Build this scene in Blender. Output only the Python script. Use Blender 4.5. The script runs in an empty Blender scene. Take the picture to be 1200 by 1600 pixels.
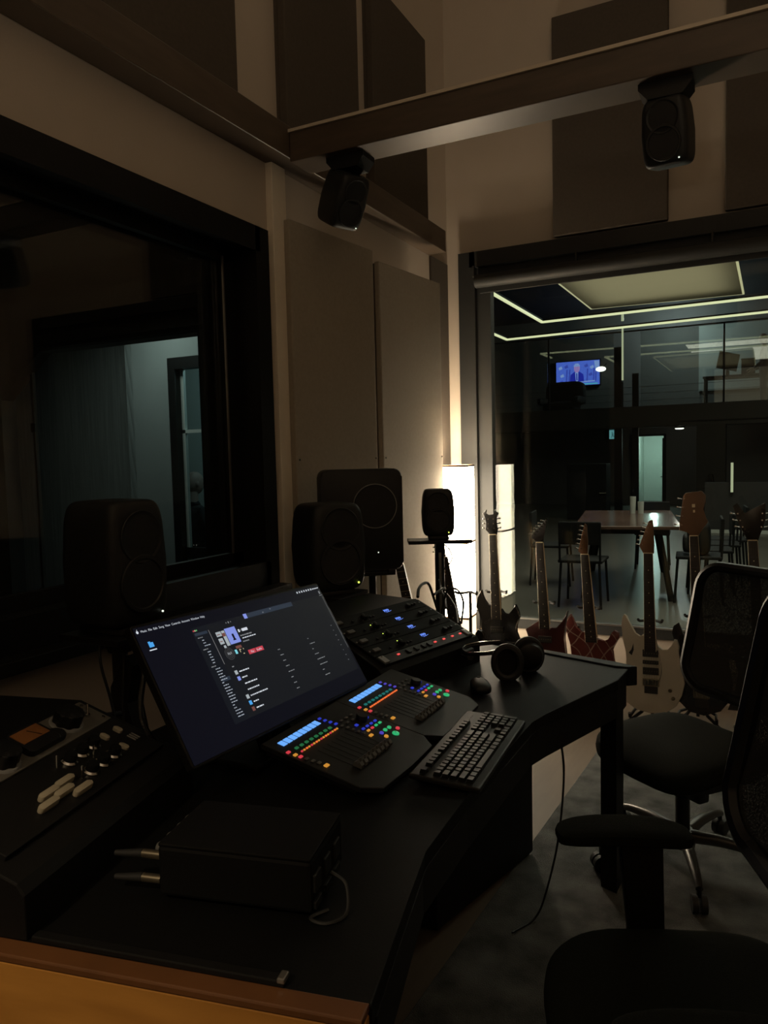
import bpy, bmesh, math, random
from mathutils import Vector, Matrix
random.seed(7)
C = bpy.context.scene.collection
S = bpy.context.scene
PI = math.pi
R = math.radians

# ------------------------------------------------------------------ camera, world, lights, exposure
cam_d = bpy.data.cameras.new('camera')
cam = bpy.data.objects.new('camera', cam_d)
C.objects.link(cam)
cam_d.sensor_fit = 'VERTICAL'
cam_d.sensor_height = 24.0
cam_d.lens = 24.0 * 1185.0 / 1600.0
cam_d.clip_start = 0.02
cam_d.clip_end = 80
cam.matrix_world = Matrix(((0.89126, -0.01104, 0.45336, 0.0),
                           (0.45286, 0.07423, -0.88848, 0.0),
                           (-0.02384, 0.99718, 0.07116, 1.48),
                           (0, 0, 0, 1)))
S.camera = cam

world = bpy.data.worlds.new('world')
S.world = world
world.use_nodes = True
bg = world.node_tree.nodes['Background']
bg.inputs['Color'].default_value = (0.9, 0.8, 0.65, 1)
bg.inputs['Strength'].default_value = 0.0015

def area(name, loc, rot, size, power, col, sy=None):
    d = bpy.data.lights.new(name, 'AREA')
    d.energy = power
    d.color = col
    d.shape = 'RECTANGLE'
    d.size = size
    d.size_y = sy or size
    o = bpy.data.objects.new(name, d)
    C.objects.link(o)
    o.location = loc
    o.rotation_euler = rot
    return o

def point(name, loc, power, col, radius=0.1):
    d = bpy.data.lights.new(name, 'POINT')
    d.energy = power
    d.color = col
    d.shadow_soft_size = radius
    o = bpy.data.objects.new(name, d)
    C.objects.link(o)
    o.location = loc
    return o

# warm fills added behind the camera: ceiling bounce, and a spot on the wooden end
area('fill_up_back', (0.9, -0.8, 2.2), (PI, 0, 0), 0.3, 37.0, (1.0, 0.84, 0.63))
sp_ = bpy.data.lights.new('fill_spot_back', 'SPOT')
sp_.energy, sp_.color, sp_.spot_size, sp_.spot_blend, sp_.shadow_soft_size = 58.0, (1.0, 0.78, 0.50), R(60), 0.8, 0.06
so_ = bpy.data.objects.new('fill_spot_back', sp_)
C.objects.link(so_)
so_.location = (-0.9, -0.5, 2.2)
so_.rotation_euler = Vector((-0.08, 1.1, -2.3)).to_track_quat('-Z', 'Y').to_euler()
# hall beyond the big window: unseen warm fill added high up, and the lit corridor at its end
area('hall_fill', (0.0, 8.7, 4.9), (0, 0, 0), 5.0, 260.0, (1.0, 0.94, 0.78), 6.0)
point('corridor_light', (-2.95, 22.7, 1.8), 28.0, (0.70, 1.0, 0.95), 0.08)
point('mezzanine_light', (-2.2, 20.6, 4.9), 110.0, (0.8, 0.95, 1.0), 0.15)
# lit corridor beyond the booth seen through the left window
area('booth_corridor_light', (-4.75, 4.55, 2.95), (0, R(-10), 0), 0.35, 10.0, (0.80, 0.95, 0.90), 0.5)
point('side_room_light', (-4.3, 5.9, 2.6), 16.0, (0.60, 0.95, 1.0), 0.1)

S.view_settings.view_transform = 'Standard'
S.view_settings.look = 'None'
S.view_settings.exposure = 0.0
S.view_settings.gamma = 1.0
S.view_settings.use_curve_mapping = False
S.cycles.use_denoising = True
S.cycles.max_bounces = 10
S.cycles.transparent_max_bounces = 24
S.cycles.sample_clamp_indirect = 4.0

# ------------------------------------------------------------------ materials
def pm(name, col, rough=0.6, metal=0.0, var=0.12, scale=18.0, bump=0.0, bscale=None, spec=0.5, stretch=None, col2=None):
    m = bpy.data.materials.new(name)
    m.use_nodes = True
    nt = m.node_tree
    b = nt.nodes['Principled BSDF']
    tc = nt.nodes.new('ShaderNodeTexCoord')
    mp = nt.nodes.new('ShaderNodeMapping')
    if stretch:
        mp.inputs['Scale'].default_value = stretch
    nz = nt.nodes.new('ShaderNodeTexNoise')
    nz.inputs['Scale'].default_value = scale
    nz.inputs['Detail'].default_value = 5
    nt.links.new(tc.outputs['Object'], mp.inputs['Vector'])
    nt.links.new(mp.outputs['Vector'], nz.inputs['Vector'])
    cr = nt.nodes.new('ShaderNodeValToRGB')
    lo = col2 if col2 else tuple(c * (1 - var) for c in col)
    hi = tuple(min(1, c * (1 + var)) for c in col)
    cr.color_ramp.elements[0].position = 0.3
    cr.color_ramp.elements[1].position = 0.7
    cr.color_ramp.elements[0].color = (*lo, 1)
    cr.color_ramp.elements[1].color = (*hi, 1)
    nt.links.new(nz.outputs['Fac'], cr.inputs['Fac'])
    nt.links.new(cr.outputs['Color'], b.inputs['Base Color'])
    b.inputs['Roughness'].default_value = rough
    b.inputs['Metallic'].default_value = metal
    b.inputs['Specular IOR Level'].default_value = spec
    if bump:
        n2 = nt.nodes.new('ShaderNodeTexNoise')
        n2.inputs['Scale'].default_value = bscale or scale * 6
        n2.inputs['Detail'].default_value = 4
        nt.links.new(mp.outputs['Vector'], n2.inputs['Vector'])
        bp = nt.nodes.new('ShaderNodeBump')
        bp.inputs['Strength'].default_value = bump
        bp.inputs['Distance'].default_value = 0.01
        nt.links.new(n2.outputs['Fac'], bp.inputs['Height'])
        nt.links.new(bp.outputs['Normal'], b.inputs['Normal'])
    return m

def em(name, col, strength=1.0, base=(0.02, 0.02, 0.02)):
    m = bpy.data.materials.new(name)
    m.use_nodes = True
    b = m.node_tree.nodes['Principled BSDF']
    b.inputs['Base Color'].default_value = (*base, 1)
    b.inputs['Roughness'].default_value = 0.4
    b.inputs['Specular IOR Level'].default_value = 0.2
    b.inputs['Emission Color'].default_value = (*col, 1)
    b.inputs['Emission Strength'].default_value = strength
    return m

def glass_mat(name, tint=(0.9, 0.93, 0.91), ior=1.5):
    m = bpy.data.materials.new(name)
    m.use_nodes = True
    nt = m.node_tree
    nt.nodes.remove(nt.nodes['Principled BSDF'])
    out = nt.nodes['Material Output']
    tr = nt.nodes.new('ShaderNodeBsdfTransparent')
    tr.inputs['Color'].default_value = (*tint, 1)
    gl = nt.nodes.new('ShaderNodeBsdfGlossy')
    gl.inputs['Roughness'].default_value = 0.0
    fr = nt.nodes.new('ShaderNodeFresnel')
    geo = nt.nodes.new('ShaderNodeNewGeometry')
    mr = nt.nodes.new('ShaderNodeMapRange')          # leaving the pane the ratio of indices turns over
    mr.inputs['To Min'].default_value = ior
    mr.inputs['To Max'].default_value = 1.0 / ior
    nt.links.new(geo.outputs['Backfacing'], mr.inputs['Value'])
    nt.links.new(mr.outputs['Result'], fr.inputs['IOR'])
    mx = nt.nodes.new('ShaderNodeMixShader')
    nt.links.new(fr.outputs['Fac'], mx.inputs['Fac'])
    nt.links.new(tr.outputs['BSDF'], mx.inputs[1])
    nt.links.new(gl.outputs['BSDF'], mx.inputs[2])
    nt.links.new(mx.outputs['Shader'], out.inputs['Surface'])
    return m

def mesh_mat(name, col, cell=520.0, hole=0.22):
    # woven mesh cloth: opaque threads with small real holes between them
    m = bpy.data.materials.new(name)
    m.use_nodes = True
    nt = m.node_tree
    b = nt.nodes['Principled BSDF']
    out = nt.nodes['Material Output']
    b.inputs['Base Color'].default_value = (*col, 1)
    b.inputs['Roughness'].default_value = 0.7
    tc = nt.nodes.new('ShaderNodeTexCoord')
    vo = nt.nodes.new('ShaderNodeTexVoronoi')
    vo.inputs['Scale'].default_value = cell
    lt = nt.nodes.new('ShaderNodeMath')
    lt.operation = 'LESS_THAN'
    lt.inputs[1].default_value = hole
    tr = nt.nodes.new('ShaderNodeBsdfTransparent')
    mx = nt.nodes.new('ShaderNodeMixShader')
    nt.links.new(tc.outputs['Object'], vo.inputs['Vector'])
    nt.links.new(vo.outputs['Distance'], lt.inputs[0])
    nt.links.new(lt.outputs[0], mx.inputs['Fac'])
    nt.links.new(b.outputs['BSDF'], mx.inputs[1])
    nt.links.new(tr.outputs['BSDF'], mx.inputs[2])
    nt.links.new(mx.outputs['Shader'], out.inputs['Surface'])
    return m

def stripe_mat(name, a, b_, scale=9.0):
    m = pm(name, a, 0.3)
    nt = m.node_tree
    b = nt.nodes['Principled BSDF']
    tc = nt.nodes.new('ShaderNodeTexCoord')
    mp = nt.nodes.new('ShaderNodeMapping')
    mp.inputs['Rotation'].default_value = (0.3, 0.7, 0.2)
    w1 = nt.nodes.new('ShaderNodeTexWave')
    w1.inputs['Scale'].default_value = scale
    w1.inputs['Distortion'].default_value = 6.0
    w1.inputs['Detail'].default_value = 0
    w2 = nt.nodes.new('ShaderNodeTexWave')
    w2.bands_direction = 'Z'
    w2.inputs['Scale'].default_value = scale * 0.8
    w2.inputs['Distortion'].default_value = 7.0
    w2.inputs['Detail'].default_value = 0
    mxm = nt.nodes.new('ShaderNodeMath')
    mxm.operation = 'MAXIMUM'
    gt = nt.nodes.new('ShaderNodeMath')
    gt.operation = 'GREATER_THAN'
    gt.inputs[1].default_value = 0.984
    mix = nt.nodes.new('ShaderNodeMix')
    mix.data_type = 'RGBA'
    mix.inputs[6].default_value = (*a, 1)
    mix.inputs[7].default_value = (*b_, 1)
    nt.links.new(tc.outputs['Object'], mp.inputs['Vector'])
    nt.links.new(mp.outputs['Vector'], w1.inputs['Vector'])
    nt.links.new(mp.outputs['Vector'], w2.inputs['Vector'])
    nt.links.new(w1.outputs['Fac'], mxm.inputs[0])
    nt.links.new(w2.outputs['Fac'], mxm.inputs[1])
    nt.links.new(mxm.outputs[0], gt.inputs[0])
    nt.links.new(gt.outputs[0], mix.inputs[0])
    nt.links.new(mix.outputs[2], b.inputs['Base Color'])
    return m

M = dict(
    wall=pm('wall_paint', (0.47, 0.40, 0.325), 0.75, var=0.03, scale=3, bump=0.05, bscale=120),
    floorwood=pm('floor_board', (0.125, 0.095, 0.07), 0.55, var=0.08, scale=4, stretch=(8, 1, 1), spec=0.3),
    rug=pm('rug_wool', (0.108, 0.111, 0.109), 0.95, var=0.45, scale=9, bump=0.7, bscale=260, spec=0.1),
    ceil=pm('ceiling_paint', (0.62, 0.56, 0.48), 0.8, var=0.03),
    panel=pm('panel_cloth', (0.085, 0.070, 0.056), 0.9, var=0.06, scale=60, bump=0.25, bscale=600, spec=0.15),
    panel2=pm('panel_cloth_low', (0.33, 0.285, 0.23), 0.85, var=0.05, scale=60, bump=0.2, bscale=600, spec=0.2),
    beam=pm('beam_wood', (0.072, 0.050, 0.034), 0.38, var=0.18, scale=5, stretch=(1, 1, 6)),
    lip=pm('pale_strip', (0.55, 0.46, 0.35), 0.5, var=0.03),
    post=pm('post_paint', (0.78, 0.69, 0.56), 0.6, var=0.03),
    frame1=pm('black_frame', (0.0055, 0.0055, 0.0055), 0.45, var=0.1, spec=0.3),
    frame2=pm('grey_frame', (0.024, 0.024, 0.023), 0.55, var=0.06, spec=0.3),
    frame2b=pm('grey_inner_frame', (0.024, 0.024, 0.0225), 0.6, var=0.06, spec=0.3),
    alu=pm('aluminium', (0.35, 0.34, 0.32), 0.35, 0.9, var=0.05),
    desk=pm('desk_laminate', (0.003, 0.003, 0.0029), 0.58, var=0.12, scale=40, bump=0.05, spec=0.16),
    desk_edge=pm('desk_edge', (0.005, 0.005, 0.0049), 0.55, spec=0.22),
    honey=pm('honey_wood', (0.40, 0.185, 0.036), 0.45, var=0.16, scale=3.5, stretch=(1, 1, 5), col2=(0.30, 0.125, 0.022)),
    honey_edge_shaded=pm('honey_edge_shaded', (0.11, 0.042, 0.012), 0.5, var=0.2, scale=6),  # honey wood darkened: the shade on the top edge is in the colour
    black=pm('black_plastic', (0.0055, 0.0055, 0.0055), 0.45, var=0.1, spec=0.3),
    blackm=pm('black_matte', (0.004, 0.004, 0.004), 0.7, var=0.1, spec=0.15),
    rubber=pm('rubber', (0.01, 0.01, 0.01), 0.65),
    spk=pm('speaker_casting', (0.012, 0.0125, 0.012), 0.5, var=0.08, scale=200, bump=0.1, bscale=500, spec=0.35),
    cone=pm('speaker_cone', (0.008, 0.008, 0.008), 0.6),
    ring=pm('speaker_ring', (0.22, 0.22, 0.215), 0.4),
    steel=pm('black_steel', (0.008, 0.008, 0.008), 0.42, 0.3, var=0.06),
    chrome=pm('chrome', (0.55, 0.53, 0.5), 0.18, 1.0, var=0.04),
    silver=pm('silver_faceplate', (0.13, 0.122, 0.105), 0.45, 0.3, var=0.07, scale=60, stretch=(1, 12, 1)),
    amber_glass=pm('meter_face', (0.20, 0.08, 0.025), 0.3, var=0.15),
    cream=pm('cream_cap', (0.34, 0.30, 0.22), 0.5, var=0.04),
    key=pm('key_cap', (0.008, 0.008, 0.0078), 0.38, var=0.08, spec=0.28),
    kbd=pm('keyboard_case', (0.011, 0.0107, 0.010), 0.45, var=0.06, spec=0.3),
    ctl=pm('controller_case', (0.012, 0.012, 0.0115), 0.5, var=0.05, spec=0.25),
    ctl_key=pm('unlit_button', (0.10, 0.10, 0.097), 0.5),
    seat=pm('seat_cloth', (0.0095, 0.0105, 0.008), 0.9, var=0.12, scale=120, bump=0.3, bscale=500, spec=0.06),
    chairmesh=mesh_mat('mesh_cloth', (0.022, 0.022, 0.020)),
    base=pm('chair_base', (0.055, 0.052, 0.046), 0.35, 0.5, var=0.05),
    g_black=pm('guitar_black', (0.014, 0.013, 0.013), 0.22, var=0.08),
    g_dark=pm('guitar_maroon', (0.060, 0.018, 0.016), 0.3, var=0.15),
    g_white=pm('guitar_cream_white', (0.56, 0.52, 0.44), 0.22, var=0.03),
    g_stripe=stripe_mat('guitar_striped', (0.13, 0.03, 0.026), (0.30, 0.24, 0.20), 6.0),
    maple=pm('maple_neck', (0.50, 0.31, 0.15), 0.4, var=0.12, scale=8, stretch=(6, 6, 1)),
    rosewood=pm('dark_fretboard', (0.017, 0.012, 0.009), 0.5, var=0.25, scale=10, stretch=(8, 8, 1)),
    hsbrown=pm('brown_headstock', (0.125, 0.064, 0.032), 0.35, var=0.12, scale=8),
    pick=pm('pickup_dark', (0.02, 0.02, 0.018), 0.5),
    gold=pm('bridge_metal', (0.30, 0.26, 0.19), 0.3, 0.9),
    fret=pm('fret_wire', (0.06, 0.055, 0.045), 0.5, 0.3),
    bind=pm('pale_binding', (0.70, 0.60, 0.42), 0.35),
    string=pm('steel_string', (0.035, 0.033, 0.03), 0.5, 0.3),
    hallfloor=pm('hall_floor', (0.115, 0.11, 0.095), 0.28, var=0.06, scale=2),
    hallwall=pm('hall_wall', (0.075, 0.077, 0.073), 0.7, var=0.06, scale=2),
    hallceil=pm('hall_ceiling', (0.012, 0.012, 0.012), 0.8),
    mezz=pm('mezzanine_edge', (0.024, 0.024, 0.023), 0.6),
    paleceil=pm('pale_ceiling_panel', (0.62, 0.56, 0.42), 0.8, var=0.03),
    palewall=pm('pale_wall', (0.50, 0.54, 0.50), 0.7, var=0.03),
    table=pm('table_top', (0.11, 0.065, 0.048), 0.16, var=0.25, scale=3),
    hallblack=pm('hall_black', (0.008, 0.0085, 0.0085), 0.7, spec=0.25),
    bluegrey=pm('blue_grey_wall', (0.26, 0.285, 0.275), 0.8, var=0.08, scale=1.6),
    darkgrey=pm('dark_curtain', (0.17, 0.175, 0.165), 0.9, var=0.2, scale=6, stretch=(8, 8, 0.3)),
    booth=pm('booth_wall', (0.03, 0.028, 0.024), 0.9, var=0.1),
    skin=pm('skin', (0.22, 0.16, 0.13), 0.6, var=0.05),
    cloth=pm('dark_clothing', (0.018, 0.018, 0.018), 0.9, var=0.1),
    lamp=em('lamp_shade_paper', (1.0, 0.84, 0.62), 33.0, (0.8, 0.7, 0.5)),
    lamp_low=em('lamp_shade_paper_low', (1.0, 0.80, 0.52), 1.6, (0.8, 0.7, 0.5)),
    lampband=pm('lamp_wood_band', (0.16, 0.09, 0.04), 0.6),
    led_w=em('led_green_white', (0.75, 1.0, 0.35), 4.0),
    led_dot=em('led_pale', (0.9, 1.0, 0.8), 1.2),
    led_y=em('led_yellow_green', (0.7, 0.9, 0.12), 1.6),
    led_red=em('led_red', (1.0, 0.10, 0.09), 0.9),
    led_blue=em('logo_blue', (0.16, 0.30, 1.0), 0.9),
    strip=em('led_strip', (0.95, 0.95, 0.58), 1.0),
    strip_dim=em('led_strip_edge', (0.95, 0.88, 0.52), 0.6),
    tube=em('tube_light', (0.90, 0.95, 0.62), 0.5),
    hotspot=em('spot_lamp', (1.0, 1.0, 0.95), 3.0),
    exitm=em('exit_sign_face', (0.18, 0.50, 0.55), 0.55),
    exitd=em('exit_sign_mark', (0.04, 0.16, 0.18), 0.5),
    glass=glass_mat('window_glass', (0.93, 0.95, 0.93), 1.28),
    glass_b=glass_mat('balustrade_glass', (0.90, 0.92, 0.90), 1.9),
    glass_d=glass_mat('booth_glass', (0.93, 0.95, 0.94)),
    scr_bg=em('screen_background', (0.0030, 0.0034, 0.0075), 1.0, (.004, .004, .004)),
    scr_win=em('screen_window', (0.0075, 0.0085, 0.0112), 1.0, (.004, .004, .004)),
    scr_side=em('screen_sidebar', (0.0065, 0.0080, 0.0118), 1.0, (.004, .004, .004)),
    scr_bar=em('screen_play_bar', (0.022, 0.032, 0.05), 1.0),
    scr_txt=em('screen_text', (0.62, 0.66, 0.72), 1.0),
    scr_mid=em('screen_sidebar_text', (0.36, 0.40, 0.46), 1.0),
    scr_dim=em('screen_dim_text', (0.22, 0.23, 0.24), 1.0),
    scr_line=em('screen_line', (0.16, 0.16, 0.16), 1.0),
    scr_red=em('screen_red', (0.52, 0.05, 0.075), 1.0),
    scr_grn=em('screen_green', (0.12, 0.5, 0.16), 1.0),
    scr_amb=em('screen_amber', (0.6, 0.5, 0.3), 1.0),
    scr_folder=em('screen_folder', (0.07, 0.36, 0.80), 1.0),
    scr_art=em('screen_art', (0.22, 0.28, 0.72), 1.0),
    scr_art2=em('screen_art_pale', (0.36, 0.40, 0.42), 1.0),
    scr_art3=em('screen_art_brown', (0.16, 0.06, 0.05), 1.0),
    scr_teal=em('screen_teal', (0.20, 0.62, 0.70), 1.0),
)
for n, col, st in (('scribble', (0.15, 0.42, 1.0), 1.0), ('b_blue', (0.03, 0.05, 0.60), 0.7), ('b_red', (0.75, 0.05, 0.07), 0.8),
                   ('b_amber', (0.75, 0.32, 0.04), 0.75), ('b_green', (0.03, 0.45, 0.16), 0.9), ('b_dgreen', (0.015, 0.13, 0.045), 0.9),
                   ('b_teal', (0.010, 0.14, 0.13), 0.9), ('b_orange', (0.95, 0.17, 0.04), 0.9), ('b_violet', (0.07, 0.05, 0.45), 0.9),
                   ('tv_blue', (0.10, 0.19, 0.95), 1.0), ('tv_deep', (0.02, 0.03, 0.50), 1.0), ('tv_pale', (0.30, 0.45, 1.0), 1.0),
                   ('tv_skin', (0.45, 0.28, 0.75), 1.0), ('tv_teal', (0.10, 0.50, 0.75), 1.0), ('tv_mid', (0.055, 0.09, 0.62), 1.0)):
    M[n] = em(n + '_light', col, st)

# ------------------------------------------------------------------ mesh helpers
class MB:
    def __init__(s):
        s.bm = bmesh.new()

    def box(s, c, d, bevel=0.0, rot=None, seg=2):
        mt = Matrix.Translation(Vector(c))
        if rot is not None:
            mt = mt @ rot.to_4x4()
        mt = mt @ Matrix.Diagonal((d[0], d[1], d[2], 1))
        g = bmesh.ops.create_cube(s.bm, size=1.0, matrix=mt)
        if bevel:
            es = list({e for v in g['verts'] for e in v.link_edges})
            bmesh.ops.bevel(s.bm, geom=es, offset=bevel, segments=seg, affect='EDGES', profile=0.5)
        return s

    def span(s, a, b, bevel=0.0):
        return s.box([(a[i] + b[i]) / 2 for i in range(3)], [abs(b[i] - a[i]) for i in range(3)], bevel)

    def cyl(s, p0, p1, r0, r1=None, seg=16):
        return s.tube([p0, p1], [r0, r0 if r1 is None else r1], seg)

    def tube(s, pts, r, seg=8, closed=False):
        pts = [Vector(p) for p in pts]
        n = len(pts)
        rr = r if isinstance(r, (list, tuple)) else [r] * n
        prev = None
        rings = []
        for i, p in enumerate(pts):
            if closed:
                t = pts[(i + 1) % n] - pts[i - 1]
            else:
                t = pts[min(i + 1, n - 1)] - pts[max(i - 1, 0)]
            t.normalize()
            if prev is None:
                a = Vector((0, 0, 1)) if abs(t.z) < 0.9 else Vector((1, 0, 0))
                nx = t.cross(a).normalized()
            else:
                nx = (prev - t * prev.dot(t)).normalized()
            prev = nx
            ny = t.cross(nx)
            rings.append([s.bm.verts.new(p + (nx * math.cos(2 * PI * k / seg) + ny * math.sin(2 * PI * k / seg)) * rr[i]) for k in range(seg)])
        m = n if closed else n - 1
        for i in range(m):
            a, b = rings[i], rings[(i + 1) % n]
            for k in range(seg):
                s.bm.faces.new((a[k], a[(k + 1) % seg], b[(k + 1) % seg], b[k]))
        if not closed:
            s.bm.faces.new(rings[0][::-1])
            s.bm.faces.new(rings[-1])
        return s

    def lathe(s, prof, seg=24, mt=None):
        # profile of (radius, height) turned round local z
        mt = mt or Matrix()
        rings = []
        for r, h in prof:
            if r < 1e-6:
                rings.append([s.bm.verts.new(mt @ Vector((0, 0, h)))])
            else:
                rings.append([s.bm.verts.new(mt @ Vector((r * math.cos(2 * PI * k / seg), r * math.sin(2 * PI * k / seg), h))) for k in range(seg)])
        for a, b in zip(rings, rings[1:]):
            for k in range(seg):
                k2 = (k + 1) % seg
                if len(a) == 1 and len(b) == 1:
                    continue
                if len(a) == 1:
                    s.bm.faces.new((a[0], b[k], b[k2]))
                elif len(b) == 1:
                    s.bm.faces.new((a[k], b[0], a[k2]))
                else:
                    s.bm.faces.new((a[k], b[k], b[k2], a[k2]))
        if len(rings[0]) > 1:
            s.bm.faces.new(rings[0])
        if len(rings[-1]) > 1:
            s.bm.faces.new(rings[-1][::-1])
        return s

    def prism(s, poly, a, b, mt=None, bevel=0.0):
        # outline in local x,y pushed from z=a to z=b
        mt = mt or Matrix()
        lo = [s.bm.verts.new(mt @ Vector((x, y, a))) for x, y in poly]
        hi = [s.bm.verts.new(mt @ Vector((x, y, b))) for x, y in poly]
        n = len(poly)
        f1 = s.bm.faces.new(lo[::-1])
        f2 = s.bm.faces.new(hi)
        for i in range(n):
            s.bm.faces.new((lo[i], lo[(i + 1) % n], hi[(i + 1) % n], hi[i]))
        if bevel:
            es = list(set(f1.edges) | set(f2.edges))
            bmesh.ops.bevel(s.bm, geom=es, offset=bevel, segments=2, affect='EDGES', profile=0.5)
        return s

    def superq(s, c, r, e1=0.4, e2=0.4, nu=40, nv=20, mt=None, fn=None):
        mt = mt or Matrix()
        def p(v, e):
            return math.copysign(abs(v) ** e, v)
        rows = []
        for j in range(nv + 1):
            ph = -PI / 2 + PI * j / nv
            row = []
            for i in range(nu):
                th = 2 * PI * i / nu
                x = r[0] * p(math.cos(ph), e1) * p(math.cos(th), e2)
                y = r[1] * p(math.cos(ph), e1) * p(math.sin(th), e2)
                z = r[2] * p(math.sin(ph), e1)
                q = Vector((x, y, z))
                if fn:
                    q = Vector(fn(q))
                row.append(s.bm.verts.new(mt @ (q + Vector(c))))
            rows.append(row)
        for a, b in zip(rows, rows[1:]):
            for i in range(nu):
                s.bm.faces.new((a[i], a[(i + 1) % nu], b[(i + 1) % nu], b[i]))
        bmesh.ops.remove_doubles(s.bm, verts=rows[0] + rows[-1], dist=1e-5)
        return s

    def quad(s, a, b, c, d):
        s.bm.faces.new([s.bm.verts.new(Vector(p)) for p in (a, b, c, d)])
        return s

def mesh_of(name, b, mat, smooth=False):
    bm = b.bm
    if len(bm.faces) > 1:
        bmesh.ops.recalc_face_normals(bm, faces=bm.faces[:])
    me = bpy.data.meshes.new(name)
    bm.to_mesh(me)
    bm.free()
    if mat is not None:
        me.materials.append(mat)
    if smooth:
        me.polygons.foreach_set('use_smooth', [True] * len(me.polygons))
        me.set_sharp_from_angle(angle=R(38))
    return me

def mk(name, b, mat, parent=None, loc=None, rot=None, smooth=False):
    me = b if isinstance(b, bpy.types.Mesh) else mesh_of(name, b, mat, smooth)
    o = bpy.data.objects.new(name, me)
    C.objects.link(o)
    if parent is not None:
        o.parent = parent
    if loc is not None:
        o.location = loc
    if rot is not None:
        o.rotation_euler = rot
    return o

def thing(name, label, cat, loc=(0, 0, 0), rot=(0, 0, 0), group=None):
    o = bpy.data.objects.new(name, None)
    o.empty_display_size = 0.05
    C.objects.link(o)
    o.location = loc
    o.rotation_euler = rot
    o['label'] = label
    o['category'] = cat
    if group:
        o['group'] = group
    return o

def tag(o, label, cat, group=None):
    o['label'] = label
    o['category'] = cat
    if group:
        o['group'] = group
    return o

def struct(name, b, mat, parent=None, smooth=False):
    o = mk(name, b, mat, parent, smooth=smooth)
    if parent is None:
        o['kind'] = 'structure'
    return o

def copy_tree(o, parent=None):
    c = o.copy()
    C.objects.link(c)
    if parent is not None:
        c.parent = parent
    for ch in list(o.children):
        copy_tree(ch, c)
    return c

def spline(pts, n=8):
    # smooth curve through points (Catmull-Rom)
    P = [Vector(p) for p in pts]
    P = [P[0] * 2 - P[1]] + P + [P[-1] * 2 - P[-2]]
    out = []
    for i in range(1, len(P) - 2):
        for k in range(n):
            t = k / n
            a, b, c, d = P[i - 1], P[i], P[i + 1], P[i + 2]
            out.append(0.5 * ((2 * b) + (c - a) * t + (2 * a - 5 * b + 4 * c - d) * t * t + (3 * b - a - 3 * c + d) * t ** 3))
    out.append(P[-2])
    return out

def cable(label, pts, r=0.003, cat='cable', group=None, mat=None, name='cable'):
    return tag(mk(name, MB().tube(spline(pts), r, 6), mat or M['rubber'], smooth=True), label, cat, group)

def disc(b, c, ax, r, h, seg=24):
    c = Vector(c)
    ax = Vector(ax).normalized()
    return b.cyl(c, c + ax * h, r, r, seg)

def text(body, size, mat, parent, mtx, name='lettering', align='LEFT'):
    d = bpy.data.curves.new(name, 'FONT')
    d.body = body
    d.size = size
    d.align_x = align
    d.resolution_u = 2
    d.materials.append(mat)
    o = bpy.data.objects.new(name, d)
    C.objects.link(o)
    me = bpy.data.meshes.new_from_object(o)
    bpy.data.objects.remove(o)
    o = bpy.data.objects.new(name, me)
    C.objects.link(o)
    o.parent = parent
    o.matrix_local = mtx
    return o

# ------------------------------------------------------------------ room shell
XL, YF, XR, YB, ZC = -1.90, 4.72, 2.2, -1.6, 4.6
struct('floor', MB().span((XL - .15, YB - .15, -0.06), (XR + .15, YF + .13, 0)), M['floorwood'])
struct('ceiling', MB().span((XL - .15, YB - .15, ZC), (XR + .15, YF + .13, ZC + 0.1)), M['ceil'])
W1Y0, W1Y1, W1Z0, W1Z1 = -0.6, 2.60, 1.02, 2.37
b = MB()
b.span((XL - .15, YB, 0), (XL, W1Y0, ZC)).span((XL - .15, W1Y1, 0), (XL, YF + .13, ZC))
b.span((XL - .15, W1Y0, 0), (XL, W1Y1, W1Z0)).span((XL - .15, W1Y0, W1Z1), (XL, W1Y1, ZC))
struct('wall_left', b, M['wall'])
W2X0, W2X1, W2Z0, W2Z1 = -1.73, 1.75, 0.36, 2.70
b = MB()
b.span((XL, YF, 0), (W2X0, YF + .13, ZC)).span((W2X1, YF, 0), (XR, YF + .13, ZC))
b.span((W2X0, YF, 0), (W2X1, YF + .13, W2Z0)).span((W2X0, YF, W2Z1), (W2X1, YF + .13, ZC))
struct('wall_far', b, M['wall'])
struct('wall_right', MB().span((XR, YB, 0), (XR + .15, YF + .13, ZC)), M['wall'])
struct('wall_back', MB().span((XL - .15, YB - .15, 0), (XR + .15, YB, ZC)), M['wall'])

# left window: deep black frame, bright inner edge, two panes
b = MB()
fx0, fx1 = XL, XL + .035
b.span((fx0, W1Y0 - .07, W1Z0 - .06), (fx1, W1Y0 + .03, W1Z1 + .06))
b.span((fx0, W1Y1 - .03, W1Z0 - .06), (fx1, W1Y1 + .06, W1Z1 + .06))
b.span((fx0, W1Y0, W1Z1 - .04), (fx1, W1Y1, W1Z1 + .06)).span((fx0, W1Y0, W1Z0 - .06), (fx1, W1Y1, W1Z0 + .04))
w1 = struct('window_1', b, M['frame1'])
b = MB()
b.span((XL - .15, W1Y1 - .02, W1Z0), (XL, W1Y1, W1Z1)).span((XL - .15, W1Y0, W1Z0), (XL, W1Y0 + .02, W1Z1))
b.span((XL - .15, W1Y0, W1Z0), (XL, W1Y1, W1Z0 + .03)).span((XL - .15, W1Y0, W1Z1 - .02), (XL, W1Y1, W1Z1))
b.span((-2.02, W1Y1 - .09, W1Z0), (-1.99, W1Y1, W1Z1)).span((-2.02, W1Y0, W1Z0), (-1.99, W1Y1, W1Z0 + .08))
b.span((-2.02, W1Y0, W1Z1 - .07), (-1.99, W1Y1, W1Z1))
mk('reveal', b, M['frame1'], w1)
b = MB()
b.span((-1.988, W1Y1 - .10, W1Z0 + .08), (-1.980, W1Y1 - .093, W1Z1 - .06))
mk('glazing_bead', b, M['alu'], w1)
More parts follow.
